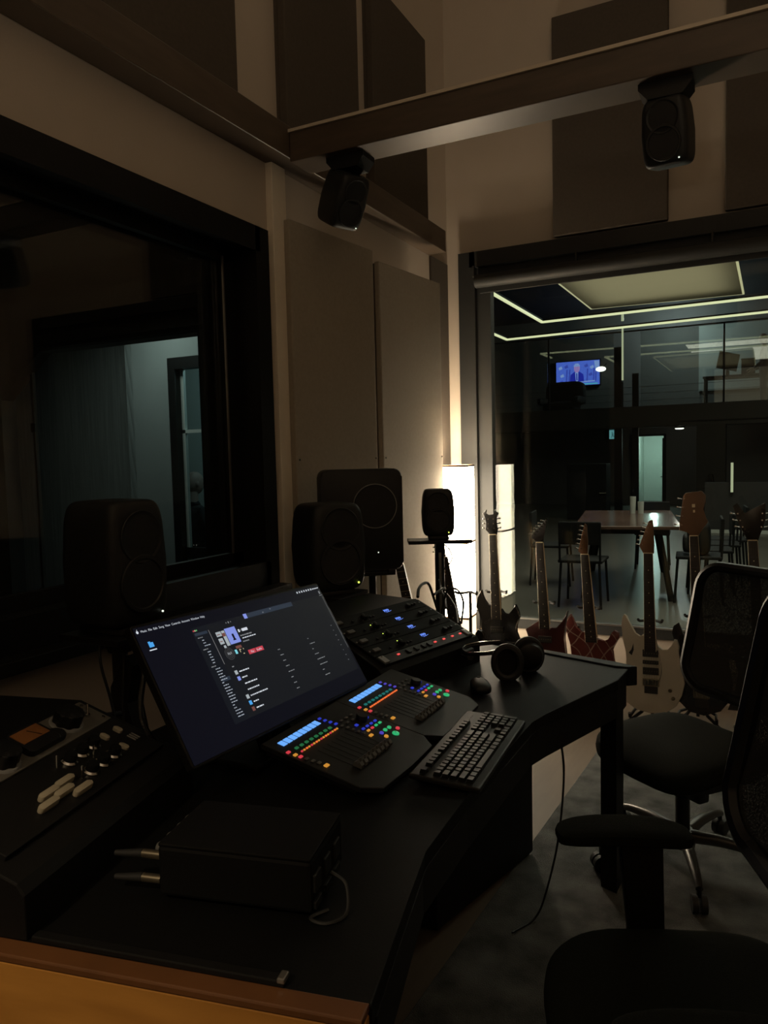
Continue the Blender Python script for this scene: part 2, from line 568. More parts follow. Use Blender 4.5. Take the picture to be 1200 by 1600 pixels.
mk('pane', MB().span((-2.010, W1Y0 + .01, W1Z0 + .04), (-2.002, W1Y1 - .05, W1Z1 - .03)), M['glass_d'], w1)
mk('pane', MB().span((-2.048, W1Y0 + .01, W1Z0 + .03), (-2.040, W1Y1 - .02, W1Z1 - .02)), M['glass_d'], w1)
mk('sill', MB().span((XL, W1Y0 - .07, W1Z0 - .10), (XL + .10, W1Y1 + .06, W1Z0 - .06), .004), M['frame1'], w1)

# far window: outer frame, inner frame, roller blind tube, two panes
b = MB()
fy0, fy1 = YF - .05, YF
b.span((W2X0 - .075, fy0, W2Z0 - .02), (W2X0 + .035, fy1, W2Z1 + .075)).span((W2X1 - .035, fy0, W2Z0 - .02), (W2X1 + .075, fy1, W2Z1 + .075))
b.span((W2X0, fy0, W2Z1 - .02), (W2X1, fy1, W2Z1 + .075))
w2 = struct('window_2', b, M['frame2'])
b = MB()
b.span((W2X0, YF - .01, W2Z0), (W2X0 + .125, YF + .06, W2Z1)).span((W2X1 - .125, YF - .01, W2Z0), (W2X1, YF + .06, W2Z1))
b.span((W2X0 + .12, YF - .01, W2Z0), (W2X1 - .12, YF + .06, W2Z0 + .065)).span((W2X0 + .12, YF - .01, W2Z1 - .06), (W2X1 - .12, YF + .06, W2Z1))
mk('inner_frame', b, M['frame2b'], w2)
mk('glazing_bead', MB().span((W2X0 + .12, YF - .014, W2Z0 + .060), (W2X1 - .12, YF - .006, W2Z0 + .070)), M['alu'], w2)
mk('pane', MB().span((W2X0 + .10, YF + .018, W2Z0 + .04), (W2X1 - .10, YF + .024, W2Z1 - .03)), M['glass'], w2)
mk('pane', MB().span((W2X0 + .10, YF + .052, W2Z0 + .01), (W2X1 - .10, YF + .058, W2Z1 - .01)), M['glass'], w2)
for x, z in ((-1.06, .40), (-1.0, .425), (-.99, .39), (-1.45, .41), (-.62, .41)):
    mk('screw', disc(MB(), (x, YF - .016, z), (0, 1, 0), .006, .01, 8), M['chrome'], w2)
bl = thing('roller_blind', 'rolled-up grey roller blind tube under the top frame of the big window', 'blind', (0, YF - .055, 2.585))
mk('roll', MB().cyl((W2X0 + .045, 0, 0), (W2X1 - .05, 0, 0), .042, .042, 20), M['frame2b'], bl, smooth=True)
mk('hem_bar', MB().span((W2X0 + .06, .030, -.070), (W2X1 - .06, .042, -.02), .003), M['frame2'], bl)
for x in (-1.70, -1.05, -.30, .5):
    mk('bracket', MB().span((x - .006, -.01, .03), (x + .006, .03, .1), .002), M['frame2'], bl)

# timber beams and post
t1 = struct('trim_1', MB().span((XL, YB, 2.722), (-1.78, 4.40, 2.852), .004), M['beam'])
mk('end_plate', MB().span((XL + .003, 4.40, 2.724), (-1.782, 4.408, 2.85)), M['beam'], t1)
t2 = struct('trim_2', MB().span((-1.78, 2.71, 2.706), (XR, 2.87, 2.822), .004), M['beam'])
mk('pale_lip', MB().span((-1.78, 2.702, 2.822), (XR, 2.87, 2.834)), M['lip'], t2)
b = MB().span((XL, 2.70, 0.0), (-1.865, 2.80, 2.722), .003)
b.span((XL, 2.80, 0.0), (-1.885, 2.83, 2.722), .003)
struct('trim_3', b, M['post'])
struct('baseboard_far', MB().span((XL, YF - .014, 0), (XR, YF, .07), .003), M['wall'])
struct('baseboard_left', MB().span((XL, YB, 0), (XL + .014, 2.70, .07), .003), M['wall'])
struct('trim_4', MB().span((XL, 4.42, 0), (-1.885, YF - .03, 2.722), .003), M['panel'])

# acoustic panels
def panel(label, c, d, mat, rotz=0.0, screws=False):
    t = thing('acoustic_panel', label, 'panel', c, (0, 0, rotz), 'brown acoustic panels')
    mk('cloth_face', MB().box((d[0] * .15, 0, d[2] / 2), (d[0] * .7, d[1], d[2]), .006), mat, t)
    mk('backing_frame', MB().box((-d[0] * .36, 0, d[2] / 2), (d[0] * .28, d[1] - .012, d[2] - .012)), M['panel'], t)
    if screws:
        for yy in (-d[1] / 2 + .02, d[1] / 2 - .02):
            mk('screw', disc(MB(), (d[0] * .5, yy, screws), (1, 0, 0), .005, .004, 8), M['chrome'], t)
    return t
panel('brown acoustic panel above the left beam, nearest to the camera', (-1.870, 2.13, 2.88), (.06, .66, 1.06), M['panel'])
panel('middle brown acoustic panel above the left beam, just left of the beam joint', (-1.870, 3.12, 2.88), (.06, .645, 1.06), M['panel'])
panel('tall brown acoustic panel above the left beam, nearest to the room corner', (-1.870, 3.945, 2.88), (.06, .685, 1.05), M['panel'])
panel('brown acoustic panel above the big window, behind the cross beam, farther from the ceiling speaker edge of frame', (-.86, YF - .03, 2.79), (.06, .655, 1.27), M['panel'], -PI / 2)['label'] = 'wide brown acoustic panel above the big window, left of the right ceiling speaker'
panel('brown acoustic panel above the big window at the right edge of the picture', (.09, YF - .03, 2.79), (.06, .655, 1.27), M['panel'], -PI / 2)
a = R(-6.5)
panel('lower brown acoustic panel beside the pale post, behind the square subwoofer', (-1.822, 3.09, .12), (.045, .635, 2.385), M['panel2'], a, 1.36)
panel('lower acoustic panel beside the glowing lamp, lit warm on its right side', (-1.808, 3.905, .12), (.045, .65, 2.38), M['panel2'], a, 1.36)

# rug
rg = MB().box((.42, 1.86, .006), (2.50, 3.9, .012), .004, Matrix.Rotation(R(-2.6), 3, 'Z'))
tag(mk('rug', rg, M['rug']), 'large mottled grey rug under the office chairs', 'rug')

# ------------------------------------------------------------------ glowing floor lamp
lp = thing('floor_lamp', 'tall square paper floor lamp glowing warm white in the room corner', 'lamp', (-1.722, 4.375, 0), (0, 0, R(4)))
mk('lamp_base', MB().box((0, 0, .012), (.175, .175, .024), .004), M['lampband'], lp)
for i, (z0, z1) in enumerate(((.03, .48), (.495, .945), (.96, 1.415))):
    b = MB()
    w = .083
    for sx, sy in ((1, 0), (-1, 0), (0, 1), (0, -1)):
        b.box((sx * w, sy * w, (z0 + z1) / 2), (.004 if sx else 2 * w, .004 if sy else 2 * w, z1 - z0))
    mk('lamp_shade', b, M['lamp' if i else 'lamp_low'], lp)
for z in (.487, .952, 1.42):
    b = MB()
    for sx, sy in ((1, 0), (-1, 0), (0, 1), (0, -1)):
        b.box((sx * .0845, sy * .0845, z), (.006 if sx else .172, .006 if sy else .172, .012))
    mk('lamp_band', b, M['lampband'], lp)
b = MB()
for sx in (-1, 1):
    for sy in (-1, 1):
        b.box((sx * .079, sy * .079, .715), (.006, .006, 1.42))
mk('corner_post', b, M['lampband'], lp)
mk('bulb', MB().lathe([(0, 1.10), (.03, 1.12), (.04, 1.16), (.03, 1.20), (0, 1.22)], 12), M['lamp'], lp, smooth=True)
area('lamp_open_top', (-1.722, 4.375, 1.40), (PI, 0, R(4)), .14, 9.0, (1.0, .84, .62), .14)

# ------------------------------------------------------------------ loudspeakers
def round_speaker(name, label, loc, rot, w, d, h, led, group=None, foot=True):
    """rounded die-cast monitor: front faces local +x, origin under the cabinet"""
    t = thing(name, label, 'speaker', loc, rot, group)
    z0 = .018 if foot else 0
    hz = h / 2
    def fn(q):
        k = 1 - .13 * (q.z / hz) ** 2 - .03 * (q.z / hz)
        return (q.x * (1 - .06 * (q.z / hz) ** 2), q.y * k, q.z)
    mk('cabinet', MB().superq((0, 0, z0 + hz), (d / 2, w / 2, hz), .22, .32, 56, 28, fn=fn), M['spk'], t, smooth=True)
    fx = d / 2
    rt = Matrix.Rotation(PI / 2, 4, 'Y')
    tw = Matrix.Translation((fx - .006, 0, z0 + h * .71)) @ rt
    mk('waveguide', MB().lathe([(w * .34, .006), (w * .33, .008), (w * .20, .001), (w * .085, -.012), (0, -.012)], 28, tw), M['spk'], t, smooth=True)
    mk('tweeter', MB().lathe([(w * .085, -.011), (w * .06, -.005), (0, -.002)], 20, tw), M['cone'], t, smooth=True)
    wf = Matrix.Translation((fx - .006, 0, z0 + h * .34)) @ rt
    mk('woofer', MB().lathe([(w * .37, .006), (w * .36, .010), (w * .32, .010), (w * .30, .004), (w * .13, -.016), (w * .10, -.010), (0, -.006)], 32, wf), M['cone'], t, smooth=True)
    mk('power_light', disc(MB(), (fx - .003, w * .30, z0 + h * .085), (1, 0, 0), led[0], .003, 12), M[led[1]], t)
    if foot:
        mk('table_stand', MB().box((0, 0, .010), (d * .75, w * .62, .020), .006).tube([(0, -w * .22, .01), (.01, 0, .022), (0, w * .22, .01)], .012, 8), M['rubber'], t, smooth=True)
    return t

def speaker_pole(label, loc, h, plate, pole_r, group='speaker stands', rot=0.0, rail=False):
    t = thing('speaker_stand', label, 'stand', loc, (0, 0, rot), group)
    mk('top_plate', MB().box((0, 0, h - .008), (plate[0], plate[1], .016), .002), M['steel'], t)
    mk('pole', MB().cyl((0, 0, .02), (0, 0, h - .016), pole_r, pole_r, 20), M['steel'], t, smooth=True)
    mk('collar', MB().cyl((0, 0, h * .48), (0, 0, h * .48 + .06), pole_r * 1.25, None, 16).box((pole_r * 1.8, 0, h * .48 + .03), (.04, .012, .012), .003), M['black'], t)
    if rail:
        mk('pole_rail', MB().box((pole_r * 1.02, 0, h * .55), (.006, .012, h * .8), .001), M['alu'], t)
    mk('mount_bracket', MB().prism([(-.05, 0), (.05, 0), (pole_r, -.05), (-pole_r, -.05)], -.02, .02, Matrix.Translation((0, 0, h - .016)) @ Matrix.Rotation(PI / 2, 4, 'X')), M['steel'], t)
    for k in range(3):
        an = k * 2 * PI / 3 + .5
        c_, s_ = math.cos(an), math.sin(an)
        mk('leg', MB().tube([(c_ * pole_r, s_ * pole_r, .12), (c_ * .12, s_ * .12, .07), (c_ * .30, s_ * .30, .012)], .011, 8), M['steel'], t, smooth=True)
    return t

# left and centre monitors behind the desk, each on its stand
speaker_pole('black stand under the large speaker in front of the left window', (-1.62, 1.525, 0), 1.02, (.22, .22), .022)
round_speaker('studio_monitor', 'large dark rounded speaker in front of the left window', (-1.62, 1.525, 1.02), (0, 0, R(-2)), .215, .215, .345, (.0028, 'led_dot'), 'rounded studio monitors')
speaker_pole('black stand behind the screen under the rounded speaker overlapping the subwoofer', (-1.578, 2.592, 0), .945, (.23, .23), .022)
round_speaker('studio_monitor', 'rounded dark speaker standing behind the screen, overlapping the square subwoofer', (-1.578, 2.592, .945), (0, 0, R(-32)), .250, .225, .345, (.0040, 'led_y'), 'rounded studio monitors')
# small speaker in front of the lamp
speaker_pole('black column stand with a wide flat top plate in front of the lamp', (-1.36, 3.22, 0), 1.10, (.13, .29), .022, rot=R(-62), rail=True)
round_speaker('small_monitor', 'small dark rounded speaker silhouetted against the glowing lamp', (-1.365, 3.22, 1.10), (0, 0, R(-64)), .150, .14, .215, (.003, 'led_y'), 'rounded studio monitors')

# square subwoofer with a ring on its front
sb = thing('subwoofer', 'large square black subwoofer with a thin ring on its front', 'speaker', (-1.60, 2.90, .99), (0, 0, R(-52)))
mt = Matrix(((0, 0, 1, 0), (1, 0, 0, 0), (0, 1, 0, 0), (0, 0, 0, 1)))
def rrect(w, h, r, n=6):
    out = []
    for cx, cy, a0 in ((w / 2 - r, h / 2 - r, 0), (-w / 2 + r, h / 2 - r, 90), (-w / 2 + r, -h / 2 + r, 180), (w / 2 - r, -h / 2 + r, 270)):
        for k in range(n + 1):
            an = R(a0 + 90 * k / n)
            out.append((cx + r * math.cos(an), cy + r * math.sin(an)))
    return out
mk('cabinet', MB().prism([(x, y + .225) for x, y in rrect(.352, .438, .034)], -.07, .08, mt, .012), M['spk'], sb, smooth=True)
b = MB()
b.tube([(.082, .055 + .094 * math.cos(t * 2 * PI / 40), .285 + .094 * math.sin(t * 2 * PI / 40)) for t in range(40)], .0022, 6, closed=True)
mk('front_ring', b, M['ring'], sb, smooth=True)
mk('driver_cover', MB().lathe([(.090, 0), (.088, .003), (0, .003)], 36, Matrix.Translation((.079, .055, .285)) @ Matrix.Rotation(PI / 2, 4, 'Y')), M['spk'], sb, smooth=True)
mk('power_light', disc(MB(), (.080, .065, .085), (1, 0, 0), .0025, .003, 10), M['led_dot'], sb)
mk('foot', MB().box((0, -.12, .004), (.2, .03, .012)), M['rubber'], sb)
mk('foot', MB().box((0, .12, .004), (.2, .03, .012)), M['rubber'], sb)
ss = thing('subwoofer_stand', 'low black two-post stand carrying the square subwoofer', 'stand', (-1.60, 2.90, 0), (0, 0, R(-52)))
mk('top_plate', MB().box((.005, 0, .981), (.14, .28, .016), .002), M['steel'], ss)
for yy in (-.05, .05):
    mk('pole', MB().cyl((0, yy, .02), (0, yy, .968), .016, None, 14), M['steel'], ss, smooth=True)
mk('base_plate', MB().box((.005, 0, .010), (.16, .28, .02), .004), M['steel'], ss)

# two speakers hung under the cross beam
def hung(label, loc, yaw, pitch):
    t = round_speaker('ceiling_speaker', label, loc, (0, 0, yaw), .155, .15, .215, (.0024, 'led_dot'), 'speakers hung under the cross beam', foot=False)
    for ch in list(t.children):
        ch.matrix_local = Matrix.Translation((0, 0, .215)) @ Matrix.Rotation(pitch, 4, 'Y') @ Matrix.Translation((0, 0, -.215))
    top = 2.706 - loc[2]
    rz = Matrix.Rotation(-yaw, 4, 'Z')
    mk('mounting_plate', MB().prism([(-.085, top), (.085, top), (.085, top - .020), (.055, top - .055), (-.055, top - .055), (-.085, top - .020)], -.05, .05, rz @ Matrix.Rotation(PI / 2, 4, 'X')), M['black'], t)
    mk('swivel_arm', MB().tube([(0, 0, top - .05), (-.02, 0, .20), (-.05, 0, .15)], .018, 10), M['black'], t, smooth=True)
    mk('cable_tail', MB().tube(spline([(-.05, 0, .15), (-.09, .03, .20), (-.04, .06, top - .02)]), .004, 6), M['rubber'], t, smooth=True)
    return t
hung('dark ceiling speaker hung under the left end of the cross beam', (-1.545, 2.80, 2.433), R(-24), R(30))
hung('dark ceiling speaker hung under the cross beam at the upper right', (-.325, 2.80, 2.447), R(-97), R(14))

# ------------------------------------------------------------------ desk
DZ = .75
dk = thing('studio_desk', 'wide black studio desk with angled wings and a honey-coloured wooden end', 'desk', (0, 0, 0))
top = [(-.468, .846), (-.565, 1.24), (-.575, 1.50), (-.575, 1.98), (-.555, 2.06), (-.428, 2.465), (-.418, 2.62), (-.95, 2.76), (-1.48, 2.80), (-1.50, 2.2), (-1.50, 1.0), (-1.50, .635)]
mk('worktop', MB().prism(top, DZ - .035, DZ, None, .003), M['desk'], dk)
# fascia under the front edge, following it
def wallstrip(pts, z0, z1, th, inset=0.0):
    b = MB()
    for p, q in zip(pts, pts[1:]):
        p, q = Vector(p), Vector(q)
        d = (q - p).normalized()
        n = Vector((-d.y, d.x))
        b.prism([tuple(p + n * inset), tuple(q + n * inset), tuple(q + n * (inset + th)), tuple(p + n * (inset + th))], z0, z1)
    return b
mk('fascia', wallstrip([(-.468, .87), (-.565, 1.24), (-.575, 1.5), (-.575, 1.98), (-.555, 2.06), (-.428, 2.465), (-.421, 2.60)], DZ - .125, DZ - .035, .02, .004), M['desk_edge'], dk)
mk('pedestal', MB().prism([(-.765, 2.64), (-.90, 2.06), (-1.40, 2.02), (-1.40, 2.74)], 0.014, DZ - .035, None, .012), M['desk_edge'], dk)
mk('pedestal', MB().prism([(-.80, .82), (-.93, 1.22), (-1.40, 1.22), (-1.40, .72)], 0.014, DZ - .035, None, .012), M['desk_edge'], dk)  # unseen near pedestal, added to match the far one and shade the floor
for q in ([(-.44, 2.50), (-.435, 2.60), (-.49, 2.62), (-.495, 2.52)], [(-1.40, 2.68), (-1.40, 2.76), (-1.46, 2.76), (-1.46, 2.68)], [(-1.40, .74), (-1.40, .8), (-1.46, .8), (-1.46, .74)]):
    mk('leg', MB().prism(q, 0.014, DZ - .035, None, .004), M['desk_edge'], dk)
mk('back_panel', MB().span((-1.50, .70, .15), (-1.47, 2.75, DZ - .035)), M['desk_edge'], dk)
# honey wood end panel at the near end
e0, e1 = Vector((-.465, .814)), Vector((-1.52, .605))
ed = (e1 - e0).normalized()
en = Vector((ed.y, -ed.x)) * -1
mk('wooden_end_panel', MB().prism([tuple(e0), tuple(e1), tuple(e1 - en * .030), tuple(e0 - en * .030)], .02, DZ - .012, None, .003), M['honey'], dk)
mk('panel_capping', MB().prism([tuple(e0 + en * .002), tuple(e1 + en * .002), tuple(e1 - en * .034), tuple(e0 - en * .034)], DZ - .012, DZ + .001, None, .003), M['honey_edge_shaded'], dk)
# far end panel: a black tongue rising past the worktop
mk('far_end_panel', MB().prism([(-.395, 2.63), (-.47, 2.665), (-.95, 2.79), (-.95, 2.765), (-.47, 2.61), (-.42, 2.61)], DZ - .06, DZ + .006, None, .003), M['desk_edge'], dk)

def rack_frame(origin, ang):
    return Matrix.Translation(origin) @ Matrix.Rotation(ang, 4, 'Z')
SL = math.atan2(.100, .25)
def housing(name, mtx):
    prof = [(0, 0), (0, .072), (.012, .090), (.272, .194), (.52, .194), (.52, 0)]
    b = MB()
    m2 = mtx @ Matrix(((0, 0, 1, 0), (1, 0, 0, 0), (0, 1, 0, 0), (0, 0, 0, 1)))
    b.prism(prof, -.268, .268, m2, .003)
    return mk(name, b, M['desk_edge'], dk)
FM = rack_frame((-.975, 2.255, DZ), math.atan2(.973, .23))
NM = rack_frame((-1.074, 1.0, DZ), math.atan2(.973, -.23))
housing('rack_housing', FM)
housing('rack_housing', NM)

def slot(mtx, u, thick=.0):
    """matrix of a rack slot whose lower edge lies u metres up the slope: x along, y up the slope, z out"""
    return mtx @ Matrix.Translation((0, .012, .0905)) @ Matrix.Rotation(SL, 4, 'X') @ Matrix.Translation((0, u, 0))
def rthing(name, label, cat, m, group=None):
    t = thing(name, label, cat, group=group)
    t.matrix_world = m
    t.location, t.rotation_euler = m.to_translation(), m.to_euler()
    return t
U = .0445
def knob(parent, x, y, r, h, mat, name='knob', base=.008, pointer=None, seg=20):
    k = mk(name, MB().lathe([(r, base), (r, base + h * .8), (r * .88, base + h), (0, base + h)], seg), mat, parent, (x, y, 0), smooth=True)
    if pointer:
        mk('pointer', MB().box((0, r * .5, base + h), (r * .16, r * .9, .0012)), pointer, k)
    return k
# power strip with red lights, lowest row of the far rack
ps = rthing('power_strip', 'lowest rack unit of the far wing, long strip with red lights', 'rack unit', slot(FM, .002))
mk('faceplate', MB().box((0, .021, .004), (.482, .042, .012), .001), M['ctl'], ps)
for x in (-.15, .045, .095, .145, .192):
    mk('red_light', MB().box((x, .024, .011), (.012, .006, .004), .001), M['led_red'], ps)
for x in (-.225, .225):
    mk('rack_ear', MB().box((x, .021, .012), (.024, .034, .005), .001), M['ring'], ps)
    mk('screw', disc(MB(), (x, .032, .014), (0, 0, 1), .003, .002, 8), M['chrome'], ps)
for x in (-.1, -.06, -.02, .01):
    mk('rocker_switch', MB().box((x, .022, .012), (.014, .018, .005), .001), M['black'], ps)
where = ('just above the red-lit strip', 'second above the red-lit strip', 'third above the red-lit strip', 'fourth above the red-lit strip')
def preamp(i):
    t = rthing('preamp', 'black rack preamp with a blue logo on the far wing, ' + where[i], 'rack unit', slot(FM, .047 + i * .0580), 'black preamps with blue logos')
    mk('faceplate', MB().box((0, .0285, .004), (.482, .0560, .010), .001), M['blackm'], t)
    mk('input_button', MB().box((-.205, .026, .012), (.030, .016, .008), .002), M['ctl_key'], t)
    k = knob(t, -.085, .022, .0125, .014, M['blackm'], 'gain_knob', pointer=M['ctl_key'])
    for q in range(7):
        an = R(-40 + q * 43)
        lit = (q in (2, 4) and i in (1, 2)) or (i == 0 and q == 3)
        mk('ring_light', MB().box((-.085 + .019 * math.cos(an), .022 + .019 * math.sin(an), .0098), (.0028, .0028, .0015)), M['led_y' if lit else 'ctl_key'], t)
    for x in (-.055, -.04, -.145):
        mk('button', MB().box((x, .018, .011), (.007, .007, .005), .001), M['black'], t)
    lm = Matrix.Translation((.030, .024, .0105)) @ Matrix.Scale(.78, 4)
    b = MB()
    for x in (0, .012, .024):
        b.tube([(x, 0, 0), (x + .003, .017, 0), (x + .009, .015, 0), (x + .008, .008, 0), (x + .002, .007, 0)], .0015, 5)
    b.tube([(.004, -.004, 0), (.024, -.003, 0), (.042, .001, 0)], .0010, 5)
    o = mk('blue_logo', b, M['led_blue'], t)
    o.matrix_local = lm
    knob(t, .155, .022, .009, .012, M['ctl'], 'output_knob', pointer=M['ctl_key'])
    for x in (.178, .196):
        knob(t, x, .024, .005, .009, M['ctl'], 'small_knob', seg=12)
    for x in (-.232, .232):
        mk('screw', disc(MB(), (x, .030, .008), (0, 0, 1), .003, .003, 8), M['ring'], t)
for i in range(4):
    preamp(i)
# near rack: silver unit with a meter, black unit with capped knobs
sv = rthing('silver_compressor', 'silver rack unit with an amber meter and two big black knobs', 'rack unit', slot(NM, .182))
mk('faceplate', MB().box((0, .044, .004), (.482, .086, .010), .0015), M['silver'], sv)
def bigknob(x, y):
    pts = []
    for q in range(48):
        rr = .029 * (1 + .07 * math.cos(q * 2 * PI / 48 * 8))
        pts.append((rr * math.cos(q * 2 * PI / 48), rr * math.sin(q * 2 * PI / 48)))
    k = mk('large_knob', MB().prism(pts, .010, .040, None, .003), M['black'], sv, (x, y, 0), smooth=True)
    mk('knob_skirt', MB().lathe([(.036, .009), (.034, .013), (0, .013)], 28), M['ring'], k)
bigknob(.145, .048)
bigknob(-.055, .040)
mt_ = mk('meter', MB().prism([(x + .040, y + .048) for x, y in rrect(.090, .070, .012)], .006, .022, None, .002), M['black'], sv)
mk('meter_face', MB().box((.040, .058, .0225), (.074, .036, .002)), M['amber_glass'], mt_)
mk('needle', MB().box((.048, .055, .0240), (.0012, .030, .0008), 0, Matrix.Rotation(.5, 3, 'Z')), M['black'], mt_)
mk('meter_hood', MB().prism([(x + .075, y + .030) for x, y in rrect(.062, .034, .014)], .008, .020, None, .002), M['black'], sv)
tg = mk('toggle_switch', MB().lathe([(.007, .009), (.006, .014), (0, .014)], 12), M['chrome'], sv, (.205, .040, 0))
mk('lever', MB().tube([(0, 0, .012), (.004, .010, .032)], [.0022, .0030], 8), M['chrome'], tg, smooth=True)
for x, y in ((.228, .072), (.228, .014), (.19, .070)):
    mk('screw', disc(MB(), (x, y, .009), (0, 0, 1), .004, .003, 8), M['chrome'], sv)
bk = rthing('black_equaliser', 'black rack unit with chrome-collared knobs and cream caps below the silver unit', 'rack unit', slot(NM, .045))
mk('faceplate', MB().box((0, .067, .004), (.482, .132, .010), .0015), M['black'], bk)
for x, y in ((.115, .098), (.075, .096), (.035, .094), (.120, .050), (.080, .048), (.040, .046)):
    k = knob(bk, x, y, .0125, .022, M['blackm'], 'knob')
    mk('chrome_collar', MB().lathe([(.0165, .009), (.0165, .013), (.013, .016), (0, .016)], 20), M['chrome'], k, smooth=True)
for x, y in ((.160, .100), (.160, .052), (.205, .098)):
    mk('cream_button', MB().prism([(px_ + x, py_ + y) for px_, py_ in rrect(.012, .022, .005)], .008, .016, None, .0015), M['cream'], bk, smooth=True)
for x, y in ((-.028, .058), (-.052, .040), (-.020, .022), (-.075, .055), (-.10, .035)):
    mk('cream_fader_cap', MB().prism([(px_ + x, py_ + y) for px_, py_ in rrect(.050, .013, .006)], .008, .020, None, .002), M['cream'], bk, smooth=True)
for x, y in ((.005, .098), (.012, .045), (.085, .072)):
    mk('switch_lever', MB().tube([(x, y, .008), (x + .006, y + .012, .028)], [.0016, .0022], 6), M['chrome'], bk, smooth=True)
for x in (.205, .213, .221):
    mk('vent_slit', MB().box((x, .062, .0095), (.003, .022, .002)), M['ring'], bk)

# ------------------------------------------------------------------ ultrawide screen
mo = thing('ultrawide_screen', 'wide tilted computer screen showing a dark music player window', 'monitor', (-1.12, 1.536, DZ))
V_ = Vector((-.524, 0, .852)).normalized()
U_ = Vector((0, 1, 0))
N_ = U_.cross(V_).normalized()
SM = Matrix.Translation((0, 0, .99 - DZ)) @ Matrix(((U_.x, V_.x, N_.x, 0), (U_.y, V_.y, N_.y, 0), (U_.z, V_.z, N_.z, 0), (0, 0, 0, 1))) @ Matrix.Rotation(-.033, 4, 'Z')
UX0, UX1, UY0, UY1 = -.368, .350, -.163, .152
cx, cy = (UX0 + UX1) / 2, (UY0 + UY1) / 2
o = mk('bezel', MB().prism([(x + cx, y + cy) for x, y in rrect(UX1 - UX0 + .012, UY1 - UY0 + .014, .008, 3)], -.022, -.001, None, .003), M['black'], mo)
o.matrix_local = SM
mk('stand_neck', MB().box((-.02, .0, .13), (.05, .09, .26), .006, Matrix.Rotation(R(-18), 3, 'Y')), M['black'], mo)
mk('stand_foot', MB().box((-.05, 0, .008), (.22, .28, .016), .006), M['black'], mo)
mk('side_arm', MB().tube(spline([(-.06, -.36, .30), (-.10, -.33, .16), (-.06, -.25, .02)]), .006, 8), M['chrome'], mo, smooth=True)
scr = mk('screen', MB().box((cx, cy, -.0005), (UX1 - UX0, UY1 - UY0, .001)), M['scr_bg'], mo)
scr.matrix_local = SM
def ui(name, rects, mat, z):
    b = MB()
    for x0, y0, x1, y1 in rects:
        zz = .0001 + z * .00012
        b.quad((x0 / 100, y0 / 100, zz), (x1 / 100, y0 / 100, zz), (x1 / 100, y1 / 100, zz), (x0 / 100, y1 / 100, zz))
    return mk(name, b, mat, scr)
def words(x, y, length, h=.30, dens=1.0):
    out = []
    e = x + length
    while x < e - .15:
        w = min(random.uniform(.3, 1.1), e - x)
        out.append((x, y, x + w, y + h))
        x += w + .16
    return out
ui('player_window', [(-21.1, -12.1, 34.4, 12.0)], M['scr_win'], 1)
ui('sidebar', [(-21.1, -12.1, -15.8, 12.0)], M['scr_side'], 2)
ui('search_box', [(-20.6, 9.9, -16.4, 10.6), (-18.9, -2.2, -16.0, -1.3)], M['scr_bar'], 3)
ui('close_dot', [(-20.7, 11.05, -20.35, 11.4)], M['scr_red'], 4)
ui('amber_dot', [(-20.2, 11.05, -19.85, 11.4)], M['scr_amb'], 4)
ui('green_dot', [(-19.7, 11.05, -19.35, 11.4)], M['scr_grn'], 4)
ui('scroll_line', [(-15.9, 1.6, -15.72, 10.6), (34.35, -5.4, 34.52, 11.4)], M['scr_line'], 4)
ui('now_playing_bar', [(-2.0, 10.9, 19.2, 12.2)], M['scr_bar'], 3)
ui('now_playing_art', [(-2.0, 10.9, -.7, 12.2)], M['scr_art'], 4)
ui('play_mark', words(5.6, 11.2, .5) + words(9.0, 11.6, .5) + words(-9.2, 11.0, .25) + words(-8.4, 10.9, .35, .5) + words(-7.5, 11.0, .25), M['scr_dim'], 5)
rows = []
dim = []
y = 9.2
for sec, n in ((.9, 3), (1.0, 5), (.9, 18)):
    dim += words(-20.2, y, 1.6, .2)
    y -= .75
    for k in range(n):
        rows += words(-19.2, y, random.uniform(.7, 2.4), .20)
        y -= .70
    y -= .15
rows = [r_ for r_ in rows if r_[1] > -11.8]
ui('sidebar_rows', rows, M['scr_mid'], 5)
ui('sidebar_headings', dim, M['scr_dim'], 5)
ui('album_cover', [(-10.8, 5.6, -6.9, 9.8)], M['scr_art'], 5)
ui('album_figure', [(-9.1, 6.5, -8.4, 8.1), (-9.3, 6.4, -8.2, 6.7)], M['scr_bg'], 6)
ui('album_tiles', [(-14.1, 8.3, -12.3, 9.5), (-14.1, 6.3, -12.6, 7.8), (-12.1, 5.5, -11.0, 9.5), (-13.4, 5.2, -12.6, 5.9)], M['scr_art2'], 5)
ui('album_tiles_dark', [(-12.2, 8.0, -11.1, 8.9), (-13.9, 8.7, -12.8, 8.9), (-13.9, 6.9, -13.0, 7.1)], M['scr_art3'], 6)
b = MB()
for rr in (1.5, 1.1, .7):
    b.tube([((-12.6 + rr * math.cos(q * PI / 14)) / 100, (3.6 + rr * math.sin(q * PI / 14)) / 100, .0008) for q in range(28)], .00022, 4, closed=True)
mk('round_badge', b, M['scr_line'], scr)
ui('badge_mark', [(-13.3, 3.4, -12.9, 4.0), (-12.8, 3.3, -12.4, 3.9), (-12.2, 3.4, -11.9, 4.0)], M['scr_dim'], 6)
ui('profile_tile', [(-10.6, 3.0, -9.8, 4.1)], M['scr_teal'], 5)
ui('profile_tile_red', [(-9.7, 4.2, -7.6, 4.9)], M['scr_art3'], 5)
ui('profile_marks', [(-8.9, 3.1, -8.7, 4.0), (-8.1, 2.5, -7.6, 2.7), (-7.5, 3.6, -7.3, 3.9), (-8.6, 3.7, -8.3, 3.9)], M['scr_amb'], 5)
ui('red_button', [(-6.2, 1.9, -3.5, 3.05), (-3.3, 1.9, -.4, 3.05)], M['scr_red'], 5)
